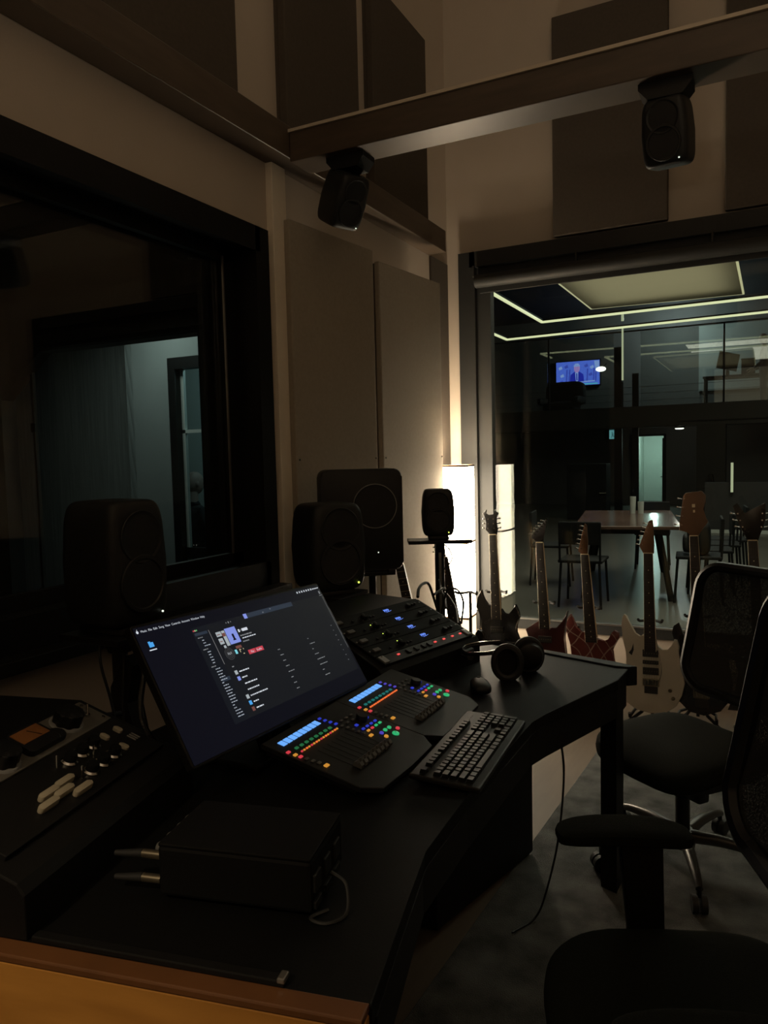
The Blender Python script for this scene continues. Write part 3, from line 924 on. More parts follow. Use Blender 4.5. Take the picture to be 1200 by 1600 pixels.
text('Play', .0075, M['scr_txt'], scr, Matrix.Translation((-.0535, .0218, .0009)), 'button_lettering')
text('Shuffle', .0075, M['scr_txt'], scr, Matrix.Translation((-.0308, .0218, .0009)), 'button_lettering')
ui('title_text', [(-6.3, 8.0, -5.7, 8.75), (-5.4, 8.3, -5.1, 8.45), (-4.9, 8.0, -2.7, 8.75)], M['scr_txt'], 5)
ui('subtitle_text', words(-6.3, 6.9, 4.4, .3) + words(-6.3, 5.3, 2.3, .3), M['scr_dim'], 5)
ui('credit_text', words(-6.0, 6.2, 5.2, .26), M['scr_txt'], 5)
tl = (3.6, 1.9, 4.6, 4.3, 6.6, 2.0, 2.7)
songs = []
for k in range(7):
    yy = -1.35 - k * 1.56
    songs += words(-12.3, yy, tl[k], .30)
ui('song_titles', songs, M['scr_txt'], 5)
ui('song_header', words(-13.9, .3, .9, .24), M['scr_dim'], 5)
for k, mm in enumerate(('scr_art2', 'scr_art', 'scr_side', 'scr_side', 'scr_art2', 'scr_folder', 'scr_art3')):
    yy = -1.2 - k * 1.56
    ui('song_art', [(-13.9, yy - .45, -12.9, yy + .55)], M[mm], 5)
cols = []
for k in range(8):
    yy = .6 - k * 1.56
    cols += words(4.5, yy, (1, 1.4, 1.3, 1.5, 2.6, 1.1, 1.4, 1.2)[k], .2) + words(18.2, yy + .2, (.8, 2.6, .6, 1.9, 3.6, 3.8, .9, 2.6)[k], .2) + words(31.4, yy + 1.6, .5, .2)
ui('song_columns', cols, M['scr_dim'], 5)
text('Music  File  Edit  Song  View  Controls  Account  Window  Help', .0077, M['scr_txt'], scr, Matrix.Translation((-.352, .1385, .0009)), 'menu_lettering')
b = MB()
b.prism([(-.3610 + .0032 * math.cos(q * PI / 8), .1412 + .0034 * math.sin(q * PI / 8)) for q in range(16)], .0005, .0007)
b.prism([(-.3607, .1452), (-.3590, .1470), (-.3592, .1480), (-.3606, .1466)], .0005, .0007)
mk('menu_emblem', b, M['scr_txt'], scr)
ui('menu_icons', [(23.6 + k * 1.15, 14.0, 24.1 + k * 1.15, 14.55) for k in range(7)] + words(31.4, 14.1, 3.2, .3), M['scr_txt'], 5)
ui('folder_icon', [(-34.6, 10.2, -33.2, 11.3), (-34.6, 11.3, -33.9, 11.55)], M['scr_folder'], 5)
ui('folder_label', [(-35.0, 9.45, -32.9, 9.7)], M['scr_txt'], 5)
ui('disk_icon', [(33.7, 12.3, 34.4, 13.2)], M['scr_dim'], 5)
ui('disk_label', [(33.3, 11.75, 34.8, 11.95)], M['scr_dim'], 6)

# ------------------------------------------------------------------ fader controllers
CS = math.atan(.22)
def controller(label, y0):
    t = thing('fader_controller', label, 'controller', (-.73, y0, .768), (0, CS, 0), 'fader controllers')
    # local: -x up the slope, y along, z out of the face
    def P(u, w):
        return (w / 100 + 0.0, u / 100, 0)
    W = .334
    out = [(-.308, -.045), (-.308, -.045 + W), (-.045, -.045 + W), (-.006, -.045 + W - .035), (-.002, -.045 + W * .5), (-.006, -.045 + .035), (-.045, -.045)]
    mk('case', MB().prism(out, -.013, 0, None, .002), M['ctl'], t)
    mk('base', MB().prism([(-.300, -.03), (-.300, -.045 + W - .01), (-.06, -.045 + W - .01), (-.06, -.03)], -.030, -.013), M['black'], t)
    def button(u, w, mat, sx=.0075, sy=.0095, name='button', h=.004):
        return mk(name, MB().box((w / 100, u / 100, h / 2), (sx, sy, h), .0015, None, 1), M[mat], t)
    for k in range(8):
        u = -.9 + k * 2.08
        mk('scribble_screen', MB().box((-.2740, (u + .04) / 100, .0008), (.0185, .0160, .0016)), M['scribble'], t)
        button(-.4 + k * 2.04, -23.8 + k * .04, 'b_dgreen' if y0 < 1.6 else 'b_teal', .0085, .011, 'select_button')
        for d_ in (-.5, .5):
            mm = ('b_orange' if (k + (d_ > 0)) % 2 or y0 > 1.6 else 'b_red') if y0 > 1.6 or d_ < 0 else 'b_amber'
            button(-.3 + k * 2.1 + d_, -22.05, mm, .0055, .0062, 'mute_button')
    for k in range(4):
        button(16.2 + k * .24, -28 + k * 1.47, 'b_blue' if y0 < 1.6 else 'b_violet', .0075, .0105)
    for u, w in ((19.5, -23.5), (21.9, -23.45), (24.3, -23.4), (19.9, -21.9), (22.3, -21.7), (17.2, -21.9), (17.4, -20.4), (17.6, -18.9), (17.7, -17.4), (18.0, -16.0)):
        button(u, w, 'ctl_key', .0075, .0105)
    button(18.3, -14.2, 'b_amber', .009, .014, 'bank_button')
    k = mk('jog_knob', MB().lathe([(.0155, .0), (.0155, .010), (.0135, .014), (0, .014)], 28), M['black'], t, (-.203, .244, 0), smooth=True)
    mk('knob_light', MB().box((.006, .0165, .004), (.010, .003, .005)), M['b_blue'], k)
    button(20.3, -19.5, 'b_blue', .009, .0105)
    for q in range(4):
        button(19.9 + q * 2.1, -17.3, 'b_blue', .0075, .0105)
    for q, mm in enumerate(('b_amber', 'b_red', 'b_green', 'b_green')):
        button(20.1 + q * 2.04, -15.9, mm, .0075, .0105)
    def rnd(u, w, mm, r_):
        mk('transport_button', MB().lathe([(r_, 0), (r_, .003), (r_ * .8, .0042), (0, .0042)], 20), M[mm], t, (w / 100, u / 100, 0), smooth=True)
    for u, w, mm, r_ in ((21.5, -12.9, 'b_violet', .0055), (23.7, -13.0, 'b_green', .0055), (25.7, -12.9, 'b_green', .0055), (27.0, -11.1, 'b_red', .0055), (24.1, -10.2, 'b_green', .0090), (20.8, -11.2, 'b_amber', .0055)):
        rnd(u, w, mm, r_)
    mk('play_mark', MB().prism([(-.104, .2435), (-.104, .2395), (-.1005, .2415)], .0042, .0046), M['black'], t)
    for (u, w), mm in zip(((-3.5, -24), (-3.3, -22.2), (-3.1, -20.9), (-2.8, -19.4), (-2.6, -17.8), (-2.3, -16.4)), ('b_red', 'b_amber', 'b_red', 'ctl_key', 'ctl_key', 'ctl_key')):
        button(u, w, mm, .0085, .0115)
    button(-2.1, -14.6, 'b_amber', .010, .014, 'bank_button')
    for k in range(8):
        u = 2.6 + k * 2.05
        mk('fader_slot', MB().box((-.140, u / 100, .0004), (.115, .0028, .0008)), M['cone'], t)
        f = mk('fader_cap', MB().prism([(-.011, .002), (-.011, .010), (-.004, .016), (0, .0095), (.004, .016), (.011, .010), (.011, .002)], -.0062, .0062,
                                       Matrix.Translation((-.0905, u / 100, 0)) @ Matrix.Rotation(PI / 2, 4, 'X')), M['ctl_key'], t)
    return t
controller('nearer fader controller with blue displays, green buttons and orange row below the screen', 1.42)
controller('farther fader controller with blue displays and teal buttons, beside the far rack wing', 1.754)

# ------------------------------------------------------------------ keyboard
kb = thing('keyboard', 'black full-size computer keyboard on the desk front', 'keyboard', (-.648, 1.718, DZ), (0, 0, R(94)))
KT = R(4)
tilt = Matrix.Rotation(KT, 4, 'X')
o = mk('case', MB().box((0, 0, .011), (.452, .164, .013), .004), M['kbd'], kb)
o.matrix_local = tilt @ Matrix.Translation((0, 0, .0025))
kcache = {}
def keycap(x, y, w, h=.0165):
    kk = (round(w, 4), round(h, 4))
    if kk not in kcache:
        b = MB()
        bt = [b.bm.verts.new((sx * w / 2, sy * h / 2, 0)) for sx, sy in ((-1, -1), (1, -1), (1, 1), (-1, 1))]
        tp = [b.bm.verts.new((sx * (w / 2 - .0022), sy * (h / 2 - .002), .0085)) for sx, sy in ((-1, -1), (1, -1), (1, 1), (-1, 1))]
        b.bm.faces.new(tp)
        for i in range(4):
            b.bm.faces.new((bt[i], bt[(i + 1) % 4], tp[(i + 1) % 4], tp[i]))
        kcache[kk] = mesh_of('key', b, M['key'])
    o = mk('key', kcache[kk], None, kb)
    o.matrix_local = tilt @ Matrix.Translation((x, y, .0202))
P_ = .0190
x0 = -.212
def row(y, ws, gap=0.0, start=None):
    x = x0 if start is None else start
    for w in ws:
        if w > 0:
            keycap(x + w * P_ / 2, y, w * P_ - .0018)
        x += abs(w) * P_
ys = [.054, .022, .003, -.016, -.035, -.054]
row(ys[0], [1, -1, 1, 1, 1, 1, -.5, 1, 1, 1, 1, -.5, 1, 1, 1, 1])
row(ys[1], [1] * 13 + [2])
row(ys[2], [1.5] + [1] * 12 + [1.5])
row(ys[3], [1.75] + [1] * 11 + [2.25])
row(ys[4], [2.25] + [1] * 10 + [2.75])
row(ys[5], [1.25, 1.25, 1.25, 6.25, 1.25, 1.25, 1.25, 1.25])
nx = x0 + 15.35 * P_
row(ys[0], [1, 1, 1], start=nx)
row(ys[1], [1, 1, 1], start=nx)
row(ys[2], [1, 1, 1], start=nx)
row(ys[4], [-1, 1], start=nx)
row(ys[5], [1, 1, 1], start=nx)
mx_ = x0 + 18.6 * P_
row(ys[1], [1, 1, 1, 1], start=mx_)
row(ys[2], [1, 1, 1], start=mx_)
row(ys[3], [1, 1, 1], start=mx_)
row(ys[4], [1, 1, 1], start=mx_)
row(ys[5], [2, 1], start=mx_)
for y0_, y1_ in ((ys[3], ys[2]), (ys[5], ys[4])):
    keycap(mx_ + 3.5 * P_, (y0_ + y1_) / 2, P_ - .0018, .0355)
for k in range(3):
    o = mk('indicator_light', MB().box((0, 0, 0), (.003, .0015, .001)), M['ctl_key'], kb)
    o.matrix_local = tilt @ Matrix.Translation((mx_ + .02 + k * .014, .056, .0205))

# ------------------------------------------------------------------ mouse, headphones, black box
ms = thing('mouse', 'black computer mouse in front of the headphones', 'mouse', (-.795, 2.185, DZ), (0, 0, R(118)))
mk('shell', MB().superq((0, 0, .017), (.056, .031, .020), .8, .7, 32, 16, fn=lambda q: (q.x, q.y * (1 - .12 * (q.x / .056)), q.z if q.z > -.014 else -.014)), M['black'], ms, smooth=True)
mk('scroll_wheel', MB().cyl((.030, -.004, .030), (.030, .004, .030), .009, None, 14), M['rubber'], ms, smooth=True)
mk('button_seam', MB().box((.022, 0, .0355), (.05, .0008, .003)), M['cone'], ms)

hp = thing('headphones', 'black over-ear headphones lying on the far wing of the desk', 'headphones', (-.80, 2.40, DZ))
def cup(x, y, ang):
    mt = Matrix.Translation((x, y, .056)) @ Matrix.Rotation(ang, 4, 'Z') @ Matrix.Rotation(PI / 2, 4, 'X')
    mk('ear_cup', MB().lathe([(.030, -.026), (.042, -.020), (.048, -.006), (.048, .004), (0, .004)], 32, mt), M['black'], hp, smooth=True)
    mk('ear_pad', MB().tube([tuple((mt @ Vector((.043 * math.cos(q * PI / 14), .052 * math.sin(q * PI / 14), .012)))) for q in range(28)], .012, 8, closed=True), M['rubber'], hp, smooth=True)
cup(.040, -.050, R(22))
cup(.085, .045, R(205))
mk('headband', MB().tube(spline([(.03, -.055, .09), (-.03, -.075, .080), (-.10, -.050, .068), (-.135, .01, .066), (-.11, .065, .070), (-.03, .085, .080), (.075, .055, .09)]), .0055, 8), M['black'], hp, smooth=True)
mk('band_wire', MB().tube(spline([(.02, -.060, .098), (-.03, -.079, .088), (-.10, -.055, .076), (-.137, .012, .074), (-.112, .068, .078), (-.03, .089, .088)]), .0018, 6), M['chrome'], hp, smooth=True)
mk('band_pad', MB().tube(spline([(-.085, -.055, .06), (-.125, -.01, .055), (-.118, .045, .055)]), .012, 8), M['rubber'], hp, smooth=True)
for x, y in ((.03, -.058), (.07, .055)):
    mk('yoke', MB().box((x, y, .104), (.018, .010, .012), .003), M['chrome'], hp)

bx = thing('black_box', 'flat black equipment box with jacks on both ends, on the near desk', 'equipment', (-.79, 1.02, DZ), (0, 0, R(103)))
mk('case', MB().box((0, 0, .052), (.165, .27, .085), .006), M['blackm'], bx)
mk('lid', MB().box((0, 0, .0965), (.163, .268, .006), .002), M['blackm'], bx)
for x in (-.04, -.005, .03, .06):
    k = mk('side_knob', MB().lathe([(.011, 0), (.010, .020), (.008, .023), (0, .023)], 16, Matrix.Translation((x, .137, .068)) @ Matrix.Rotation(-PI / 2, 4, 'X')), M['ctl_key'], bx, smooth=True)
for x, z in ((-.066, .070), (-.070, .030)):
    j = mk('jack_plug', MB().cyl((x, .137, z), (x, .172, z), .0075, None, 14), M['gold'], bx, smooth=True)
    mk('plug_sleeve', MB().tube([(x, .172, z), (x, .225, z - .005)], [.008, .005], 10), M['rubber'], j, smooth=True)
for x in (-.06, -.01, .04):
    mk('port', MB().box((x, -.137, .055), (.030, .006, .030), .002), M['ctl'], bx)
    mk('port', MB().box((x, -.137, .020), (.030, .006, .012), .001), M['ctl'], bx)
cable('short black cable curled at the right end of the black box', [(-.640, 1.03, .80), (-.612, 1.03, .785), (-.595, 1.0, .757), (-.61, .965, .756), (-.64, .965, .757), (-.625, .995, .758)], .003)
gs = thing('metal_ruler', 'thin dark metal strip lying along the wooden end panel', 'strip', (-.80, .79, DZ), (0, 0, R(11)))
mk('strip', MB().box((0, 0, .005), (.42, .018, .010), .002), M['desk_edge'], gs)
mk('end_clip', MB().box((.205, 0, .010), (.012, .020, .008), .002), M['alu'], gs)

# ------------------------------------------------------------------ electric guitars on stands
def guitar(name, label, loc, roll, lean, body, head, bm_, hm, nm, fm, neck, pegs, pick, bridge, group='electric guitars on stands', binding=True, thick=.042, yaw=0.0, cat='guitar', frets=22, fretmat='fret'):
    """local frame: x right, z up along the neck, -y to the viewer; neck = (z_body, x_body, half_w_body, z_nut, x_nut, half_w_nut) in cm"""
    t = thing(name, label, cat, loc, (-R(lean), R(roll), R(yaw)), group)
    mt = Matrix(((.01, 0, 0, 0), (0, 0, -1, 0), (0, .01, 0, 0), (0, 0, 0, 1)))
    mk('body', MB().prism(body, 0, thick, Matrix(((.01, 0, 0, 0), (0, 0, -1, thick / 2), (0, .01, 0, 0), (0, 0, 0, 1))), .004), bm_, t, smooth=True)
    zb, xb, wb, zn, xn, wn = neck
    y0 = -thick / 2
    b = MB()
    b.prism([(xb - wb, zb), (xb + wb, zb), (xn + wn, zn), (xn - wn, zn)], 0, .020, Matrix(((.01, 0, 0, 0), (0, 0, -1, y0 + .012), (0, .01, 0, 0), (0, 0, 0, 1))), .004)
    mk('neck', b, nm, t, smooth=True)
    b = MB()
    b.prism([(xb - wb, zb - 3), (xb + wb, zb - 3), (xn + wn, zn), (xn - wn, zn)], 0, .005, Matrix(((.01, 0, 0, 0), (0, 0, -1, y0 - .008), (0, .01, 0, 0), (0, 0, 0, 1))))
    fb = mk('fretboard', b, fm, t)
    def nx_(z):
        k = (z - zb) / (zn - zb)
        return xb + (xn - xb) * k, wb + (wn - wb) * k
    b = MB()
    L = (zn - (bridge[1] if bridge else 10))
    for f in range(1, frets + 1):
        z = zn - L * (1 - 2 ** (-f / 12.0))
        if z < zb - 3:
            break
        xx, ww = nx_(z)
        b.box((xx / 100, y0 - .0135, z / 100), (2 * ww / 100, .0010, .0013))
    mk('frets', b, M[fretmat], fb)['kind'] = 'stuff'
    b = MB()
    for f in (3, 5, 7, 9, 12, 15, 17, 19):
        z = zn - L * (1 - (2 ** (-f / 12.0) + 2 ** (-(f - 1) / 12.0)) / 2)
        if z > zb - 2:
            xx, ww = nx_(z)
            disc(b, (xx / 100, y0 - .0128, z / 100), (0, -1, 0), .0028, .001, 8)
            disc(b, ((xx - ww * 1.02) / 100, y0 - .009, z / 100), (-1, 0, 0), .0018, .0008, 6)
    mk('position_dots', b, M['bind'], fb)
    if binding:
        b = MB()
        for sg in (-1, 1):
            b.tube([((xb + sg * wb) / 100, y0 - .009, (zb - 3) / 100), ((xn + sg * wn) / 100, y0 - .009, zn / 100)], .0020, 6)
        mk('neck_binding', b, M['bind'], fb)
    mk('nut', MB().box((xn / 100, y0 - .012, zn / 100), (2 * wn / 100, .008, .005)), M['bind'], t)
    h = mk('headstock', MB().prism(head, 0, .015, Matrix(((.01, 0, 0, 0), (0, 0, -1, y0 + .008), (0, .01, 0, 0), (0, 0, 0, 1))), .002), hm, t, smooth=True)
    for x, z, sg in pegs:
        p = mk('tuning_peg', MB().cyl((x / 100, y0 + .004, z / 100), ((x + sg * 1.6) / 100, y0 + .004, (z + .3) / 100), .0022, None, 8).box(((x + sg * 2.2) / 100, y0 + .004, (z + .4) / 100), (.012, .006, .009), .002), M['chrome'], h, smooth=True)
        mk('peg_post', disc(MB(), ((x - sg * 1.2) / 100, y0 - .006, z / 100), (0, -1, 0), .0035, .008, 10), M['chrome'], h)
    for x, z, w, hh in pick:
        p = mk('pickup', MB().box((x / 100, y0 - .003, z / 100), (w / 100, .010, hh / 100), .002), M['pick'], t)
        b = MB()
        for q in range(6):
            disc(b, ((x - w * .4 + q * w * .16) / 100, y0 - .008, z / 100), (0, -1, 0), .002, .0015, 8)
        mk('pole_pieces', b, M['gold'], p)
    if bridge:
        x, z, w, hh = bridge
        br = mk('bridge', MB().box((x / 100, y0 - .006, z / 100), (w / 100, .014, hh / 100), .002), M['gold'], t)
        b = MB()
        for q in range(6):
            b.box(((x - w * .38 + q * w * .152) / 100, y0 - .015, (z + .1) / 100), (.008, .008, hh * .7 / 100), .001)
        mk('saddles', b, M['chrome'], br)
        mk('tailpiece', MB().box((x / 100, y0 - .004, (z - hh) / 100), (w * .8 / 100, .010, hh * .9 / 100), .002), M['pick'], br)
        b = MB()
        for q in range(6):
            k = q / 5 - .5
            b.tube([((x + k * w * .76) / 100, y0 - .018, z / 100), ((xn + k * wn * 1.6) / 100, y0 - .0155, zn / 100)], .0003, 4)
        mk('strings', b, M['string'], t)
    return t

def pegs6(x0_, z0_, x1_, z1_, sg, n=6):
    return [(x0_ + (x1_ - x0_) * k / (n - 1), z0_ + (z1_ - z0_) * k / (n - 1), sg) for k in range(n)]

W_BODY = [(-3.9, 52.1), (-6.1, 52.5), (-8.6, 55.7), (-10.0, 61.4), (-11.8, 56.8), (-13.2, 51.4), (-10.4, 47.1), (-8.6, 42.5), (-9.3, 37.1), (-11.4, 30.0), (-14.6, 21.1), (-17.8, 9.3), (-10.4, 12.1), (-4.3, 9.3), (2.1, 1.4), (9.3, 6.8), (13.6, 15.7), (17.5, 26.4), (13.6, 31.8), (11.4, 37.1), (11.4, 40.7), (13.9, 46.1), (13.2, 49.6), (11.4, 53.2), (10.0, 49.6), (7.5, 46.8), (4.3, 47.5), (2.9, 50.3)]
W_HEAD = [(-3.6, 94.6), (-6.7, 97.9), (-5.8, 101.4), (-6.7, 105.1), (-8.6, 107.8), (-6.0, 109.9), (-6.8, 107.8), (-4.8, 106.4), (-3.3, 106.8), (-1.6, 106.8), (-0.5, 107.8), (-0.9, 109.9), (1.4, 107.7), (-0.1, 104.6), (0.1, 100.9), (1.0, 97.9), (0.1, 94.6)]
R_BODY = [(-3.9, 43.6), (-11.8, 38.2), (-9.6, 33.6), (-8.2, 26.4), (-9.6, 17.5), (-13.6, 6.8), (-6.4, 6.8), (0.0, 10.4), (7.9, 5.0), (16.8, 3.9), (14.3, 15.0), (11.8, 24.6), (11.1, 33.6), (11.4, 40.7), (12.9, 50.0), (10.0, 43.2), (6.8, 39.6), (3.2, 39.3)]
R_HEAD = [(-5.5, 89.7), (-6.5, 91.6), (-8.7, 92.4), (-8.2, 94.1), (1.1, 104.3), (0.4, 99.5), (-1.1, 93.1), (-1.3, 89.7)]
S_BODY = [(-11.8, 50.0), (-13.6, 47.8), (-14.3, 42.5), (-13.2, 37.1), (-11.1, 31.8), (-10.4, 26.4), (-12.9, 19.3), (-11.8, 10.4), (-6.4, 3.6), (0.7, 1.8), (8.6, 4.3), (12.9, 10.0), (14.3, 18.6), (11.8, 26.4), (11.1, 31.8), (12.9, 35.0), (15.0, 38.6), (14.6, 41.4), (12.5, 42.5), (10.7, 40.7), (9.6, 37.1), (6.8, 35.7), (3.9, 37.1), (-3.2, 40.7), (-6.4, 40.3), (-8.9, 42.5), (-10.4, 47.1)]
S_HEAD = [(-5.7, 84.3), (-7.9, 86.0), (-4.3, 102.1), (-3.2, 100.7), (-2.5, 92.5), (-2.5, 84.3)]
J_BODY = [(-15.7, 18.6), (-16.1, 15.0), (-15.0, 10.0), (-12.1, 4.3), (-7.1, 1.1), (0.0, 0.0), (7.9, 1.1), (12.9, 5.0), (15.7, 10.7), (17.1, 17.1), (16.4, 22.8), (14.3, 27.5), (13.6, 32.1), (14.3, 36.4), (13.2, 40.0), (11.8, 40.3), (11.1, 37.1), (8.6, 33.9), (5.7, 33.9), (3.2, 36.4), (-4.3, 42.1), (-5.7, 40.3), (-8.6, 42.1), (-11.1, 46.4), (-12.9, 51.4), (-14.3, 52.5), (-15.4, 50.0), (-15.7, 46.4), (-15.0, 39.3), (-13.2, 32.1), (-12.5, 26.8), (-14.3, 22.1)]
J_HEAD = [(-4.3, 86.4), (-6.4, 90.3), (-1.4, 104.2), (0.7, 105.0), (1.4, 92.8), (1.4, 86.4)]
B_HEAD = [(-1.1, 97.1), (-2.5, 99.2), (-6.8, 100.3), (-6.4, 105.3), (-4.3, 119.2), (-2.9, 120.7), (1.8, 121.0), (5.0, 121.4), (7.1, 118.9), (6.8, 115.0), (5.4, 111.7), (6.8, 107.1), (7.9, 104.6), (5.7, 101.7), (3.9, 99.2), (2.9, 97.1)]
B_BODY = [(-10.7, 48.2), (-11.8, 44.6), (-10.4, 39.3), (-8.2, 32.8), (-8.9, 26.8), (-11.1, 17.8), (-9.6, 8.9), (-3.6, 2.9), (3.6, 1.4), (11.8, 4.3), (16.8, 10.7), (18.2, 18.6), (16.1, 26.8), (16.1, 33.9), (16.8, 39.3), (14.3, 40.7), (11.8, 36.4), (8.2, 35.7), (-1.8, 37.5), (-4.6, 39.3), (-6.1, 44.6), (-8.2, 50.0)]
V_HEAD = [(-3.2, 94.6), (-7.1, 102.8), (-10.0, 112.5), (-7.9, 114.2), (-4.3, 108.5), (-1.1, 110.7), (5.4, 114.2), (5.4, 105.3), (1.8, 94.6)]
GY = 4.225
LEAN = 9.0
guitar('electric_guitar', 'black horned electric guitar nearest the lamp, with a two-pronged headstock', (-1.427, GY, .066), -2.4, LEAN, W_BODY, W_HEAD, M['g_black'], M['g_black'], M['maple'], M['rosewood'],
       (47, .3, 2.8, 94.6, -2.0, 2.1), [(-5.9, 104.0, -1), (-5.9, 101.2, -1), (-6.0, 98.4, -1), (-.2, 104.0, 1), (-.1, 101.2, 1), (.3, 98.4, 1)], [(.5, 38, 8, 3.8), (.8, 26, 8, 3.8)], (.8, 20, 8, 3))
guitar('electric_guitar', 'dark maroon electric guitar with a long slanted headstock, left of the striped one', (-1.154, GY + .055, .070), -1.6, LEAN, R_BODY, R_HEAD, M['g_dark'], M['g_black'], M['maple'], M['rosewood'],
       (42, .0, 3.0, 89.7, -3.4, 2.1), pegs6(-7.6, 94.6, -.5, 102.4, -1), [(.1, 33, 8, 3.8), (.2, 20, 8, 3.8)], (.2, 15, 8, 3))
guitar('electric_guitar', 'red electric guitar body with pale stripes, left of the white guitar', (-.880, GY, .070), -1.0, LEAN, S_BODY, S_HEAD, M['g_stripe'], M['hsbrown'], M['maple'], M['rosewood'],
       (38, .2, 3.2, 84.3, -4.1, 2.1), pegs6(-7.2, 87.5, -4.6, 100.2, -1), [(.6, 20, 8, 3.8)], (.6, 14, 8, 3.4))
wg = guitar('electric_guitar', 'cream-white electric guitar with long horns and a brown headstock', (-.562, GY + .01, .066), -1.0, LEAN, J_BODY, J_HEAD, M['g_white'], M['hsbrown'], M['maple'], M['rosewood'],
       (36, -.3, 3.0, 86.4, -1.6, 2.3), pegs6(-5.7, 91.0, -1.9, 102.6, -1), [(-.2, 32, 8.2, 3.8), (-.1, 27.2, 8.2, 2.0), (0, 22.5, 8.2, 3.8)], (.2, 16.6, 8.6, 4.2))
mk('grip_handle_slot', MB().prism([(-11.6, 31.5), (-10.2, 33.5), (-9.2, 36.8), (-9.0, 33.2), (-10.0, 30.2)], 0, .044, Matrix(((.01, 0, 0, 0), (0, 0, -1, .022), (0, .01, 0, 0), (0, 0, 0, 1)))), M['cone'], wg)
mk('tremolo_arm', MB().tube(spline([(.045, -.04, .17), (.058, -.05, .25), (.030, -.055, .40)]), .0025, 6), M['chrome'], wg, smooth=True)
for x, z in ((.10, .13), (.115, .09)):
    mk('volume_knob', MB().lathe([(.010, 0), (.010, .014), (.008, .017), (0, .017)], 14, Matrix.Translation((x, -.020, z)) @ Matrix.Rotation(PI / 2, 4, 'X')), M['gold'], wg, smooth=True)
bg_ = guitar('bass_guitar', 'black bass guitar behind the office chair, with a large brown headstock', (-.335, GY + .06, .055), -2.2, LEAN, B_BODY, B_HEAD, M['g_black'], M['hsbrown'], M['maple'], M['rosewood'],
       (38, 2.0, 3.1, 97.1, .6, 2.1), pegs6(-6.6, 103.2, -5.0, 117.5, -1, 4), [(2.4, 24, 8, 3.4)], (2.6, 13, 8, 5), frets=20)
mk('headstock_mark', MB().box((.008, -.0302, 1.135), (.016, .001, .018)).box((.010, -.0302, 1.105), (.010, .001, .014)), M['bind'], bg_)
guitar('electric_guitar', 'dark guitar at the right edge of the picture, neck rising above the chair back', (-.045, GY, .070), -1.5, LEAN, R_BODY, V_HEAD, M['g_black'], M['g_black'], M['rosewood'], M['rosewood'],
       (42, 1.5, 2.9, 94.6, -.8, 2.2), [(-6.6, 101.5, -1), (-7.7, 105, -1), (-8.8, 108.5, -1), (4.6, 101.5, 1), (5.0, 105, 1), (5.2, 108.5, 1)], [(1.5, 33, 8, 3.8)], (1.6, 15, 8, 3))
# two more necks near the panel, bodies behind the desk
lg = guitar('electric_guitar', 'guitar neck leaning toward the subwoofer, left of the small speaker stand', (-1.592, 3.60, .085), -9, 5, S_BODY, [(-4.5, 84.3), (-6, 86), (-3.0, 102.1), (-1.9, 100.7), (-.6, 92.5), (-.6, 84.3)], M['g_black'], M['g_black'], M['rosewood'], M['rosewood'],
       (38, .2, 3.0, 84.3, -2.5, 2.2), pegs6(-5.4, 87.5, -3.2, 100.2, -1), [(.6, 24, 8, 3.8)], (.6, 14, 8, 3.4), yaw=14, binding=False, fretmat='bind')
rg_ = guitar('electric_guitar', 'dark neck standing between the small speaker stand and the glowing lamp', (-1.49, 3.88, .085), -8, 5, S_BODY, [(-4.5, 84.3), (-6, 86), (-3.0, 102.1), (-1.9, 100.7), (-.6, 92.5), (-.6, 84.3)], M['g_black'], M['g_black'], M['rosewood'], M['rosewood'],
       (38, .2, 3.4, 84.3, -2.0, 2.4), pegs6(-5.4, 87.5, -3.2, 100.2, -1), [(.6, 24, 8, 3.8)], (.6, 14, 8, 3.4), yaw=6, binding=False)

def gstand(label, x, y, hz, lean, roll=0.0, xs=0.0):
    t = thing('guitar_stand', label, 'stand', (x, y, 0), (0, 0, 0), 'guitar stands')
    k = math.tan(R(lean))
    back = .05
    mk('upright', MB().tube([(0, back, .04), (xs, back + hz * k, hz)], .009, 10), M['steel'], t, smooth=True)
    yy = back + hz * k
    mk('yoke', MB().tube(spline([(xs - .060, yy - .075, hz + .010), (xs - .055, yy - .050, hz - .002), (xs - .030, yy - .012, hz - .005), (xs, yy, hz), (xs + .030, yy - .012, hz - .005), (xs + .055, yy - .050, hz - .002), (xs + .066, yy - .075, hz + .014)], 4), .0075, 8), M['rubber'], t, smooth=True)
    mk('strap', MB().tube([(xs - .058, yy - .072, hz + .008), (xs + .062, yy - .072, hz + .010)], .0018, 6), M['rubber'], t)
    for sg in (-1, 1):
        mk('cradle_arm', MB().tube([(0, back, .10), (sg * .09, back - .01, .062), (sg * .10, -.075, .055), (sg * .10, -.085, .078)], .008, 8), M['rubber'], t, smooth=True)
    for an in (R(-150), R(-30), R(90)):
        c_, s_ = math.cos(an), math.sin(an)
        mk('leg', MB().tube([(0, back, .14), (c_ * .06, back + s_ * .08, .06), (c_ * .135, back + s_ * .16, .012)], .009, 8), M['steel'], t, smooth=True)
    return t
SY = GY + .012
gstand('stand holding the black two-pronged-headstock guitar nearest the lamp', -1.427, SY, .655, LEAN, xs=-.034)
gstand('stand holding the dark maroon guitar', -1.154, SY + .055, .60, LEAN, xs=-.030)
gstand('stand holding the red striped guitar', -.880, SY, .60, LEAN, xs=-.030)
gstand('stand holding the cream-white guitar', -.562, SY, .55, LEAN, xs=-.017)
gstand('stand holding the bass with the large brown headstock', -.335, SY + .06, .58, LEAN, xs=-.010)
gstand('stand holding the guitar at the right edge of the picture', -.045, SY, .60, LEAN, xs=.01)
gstand('stand behind the small speaker pole, its arm showing against the lamp', -1.49, 3.90, .71, 5, xs=-.02)

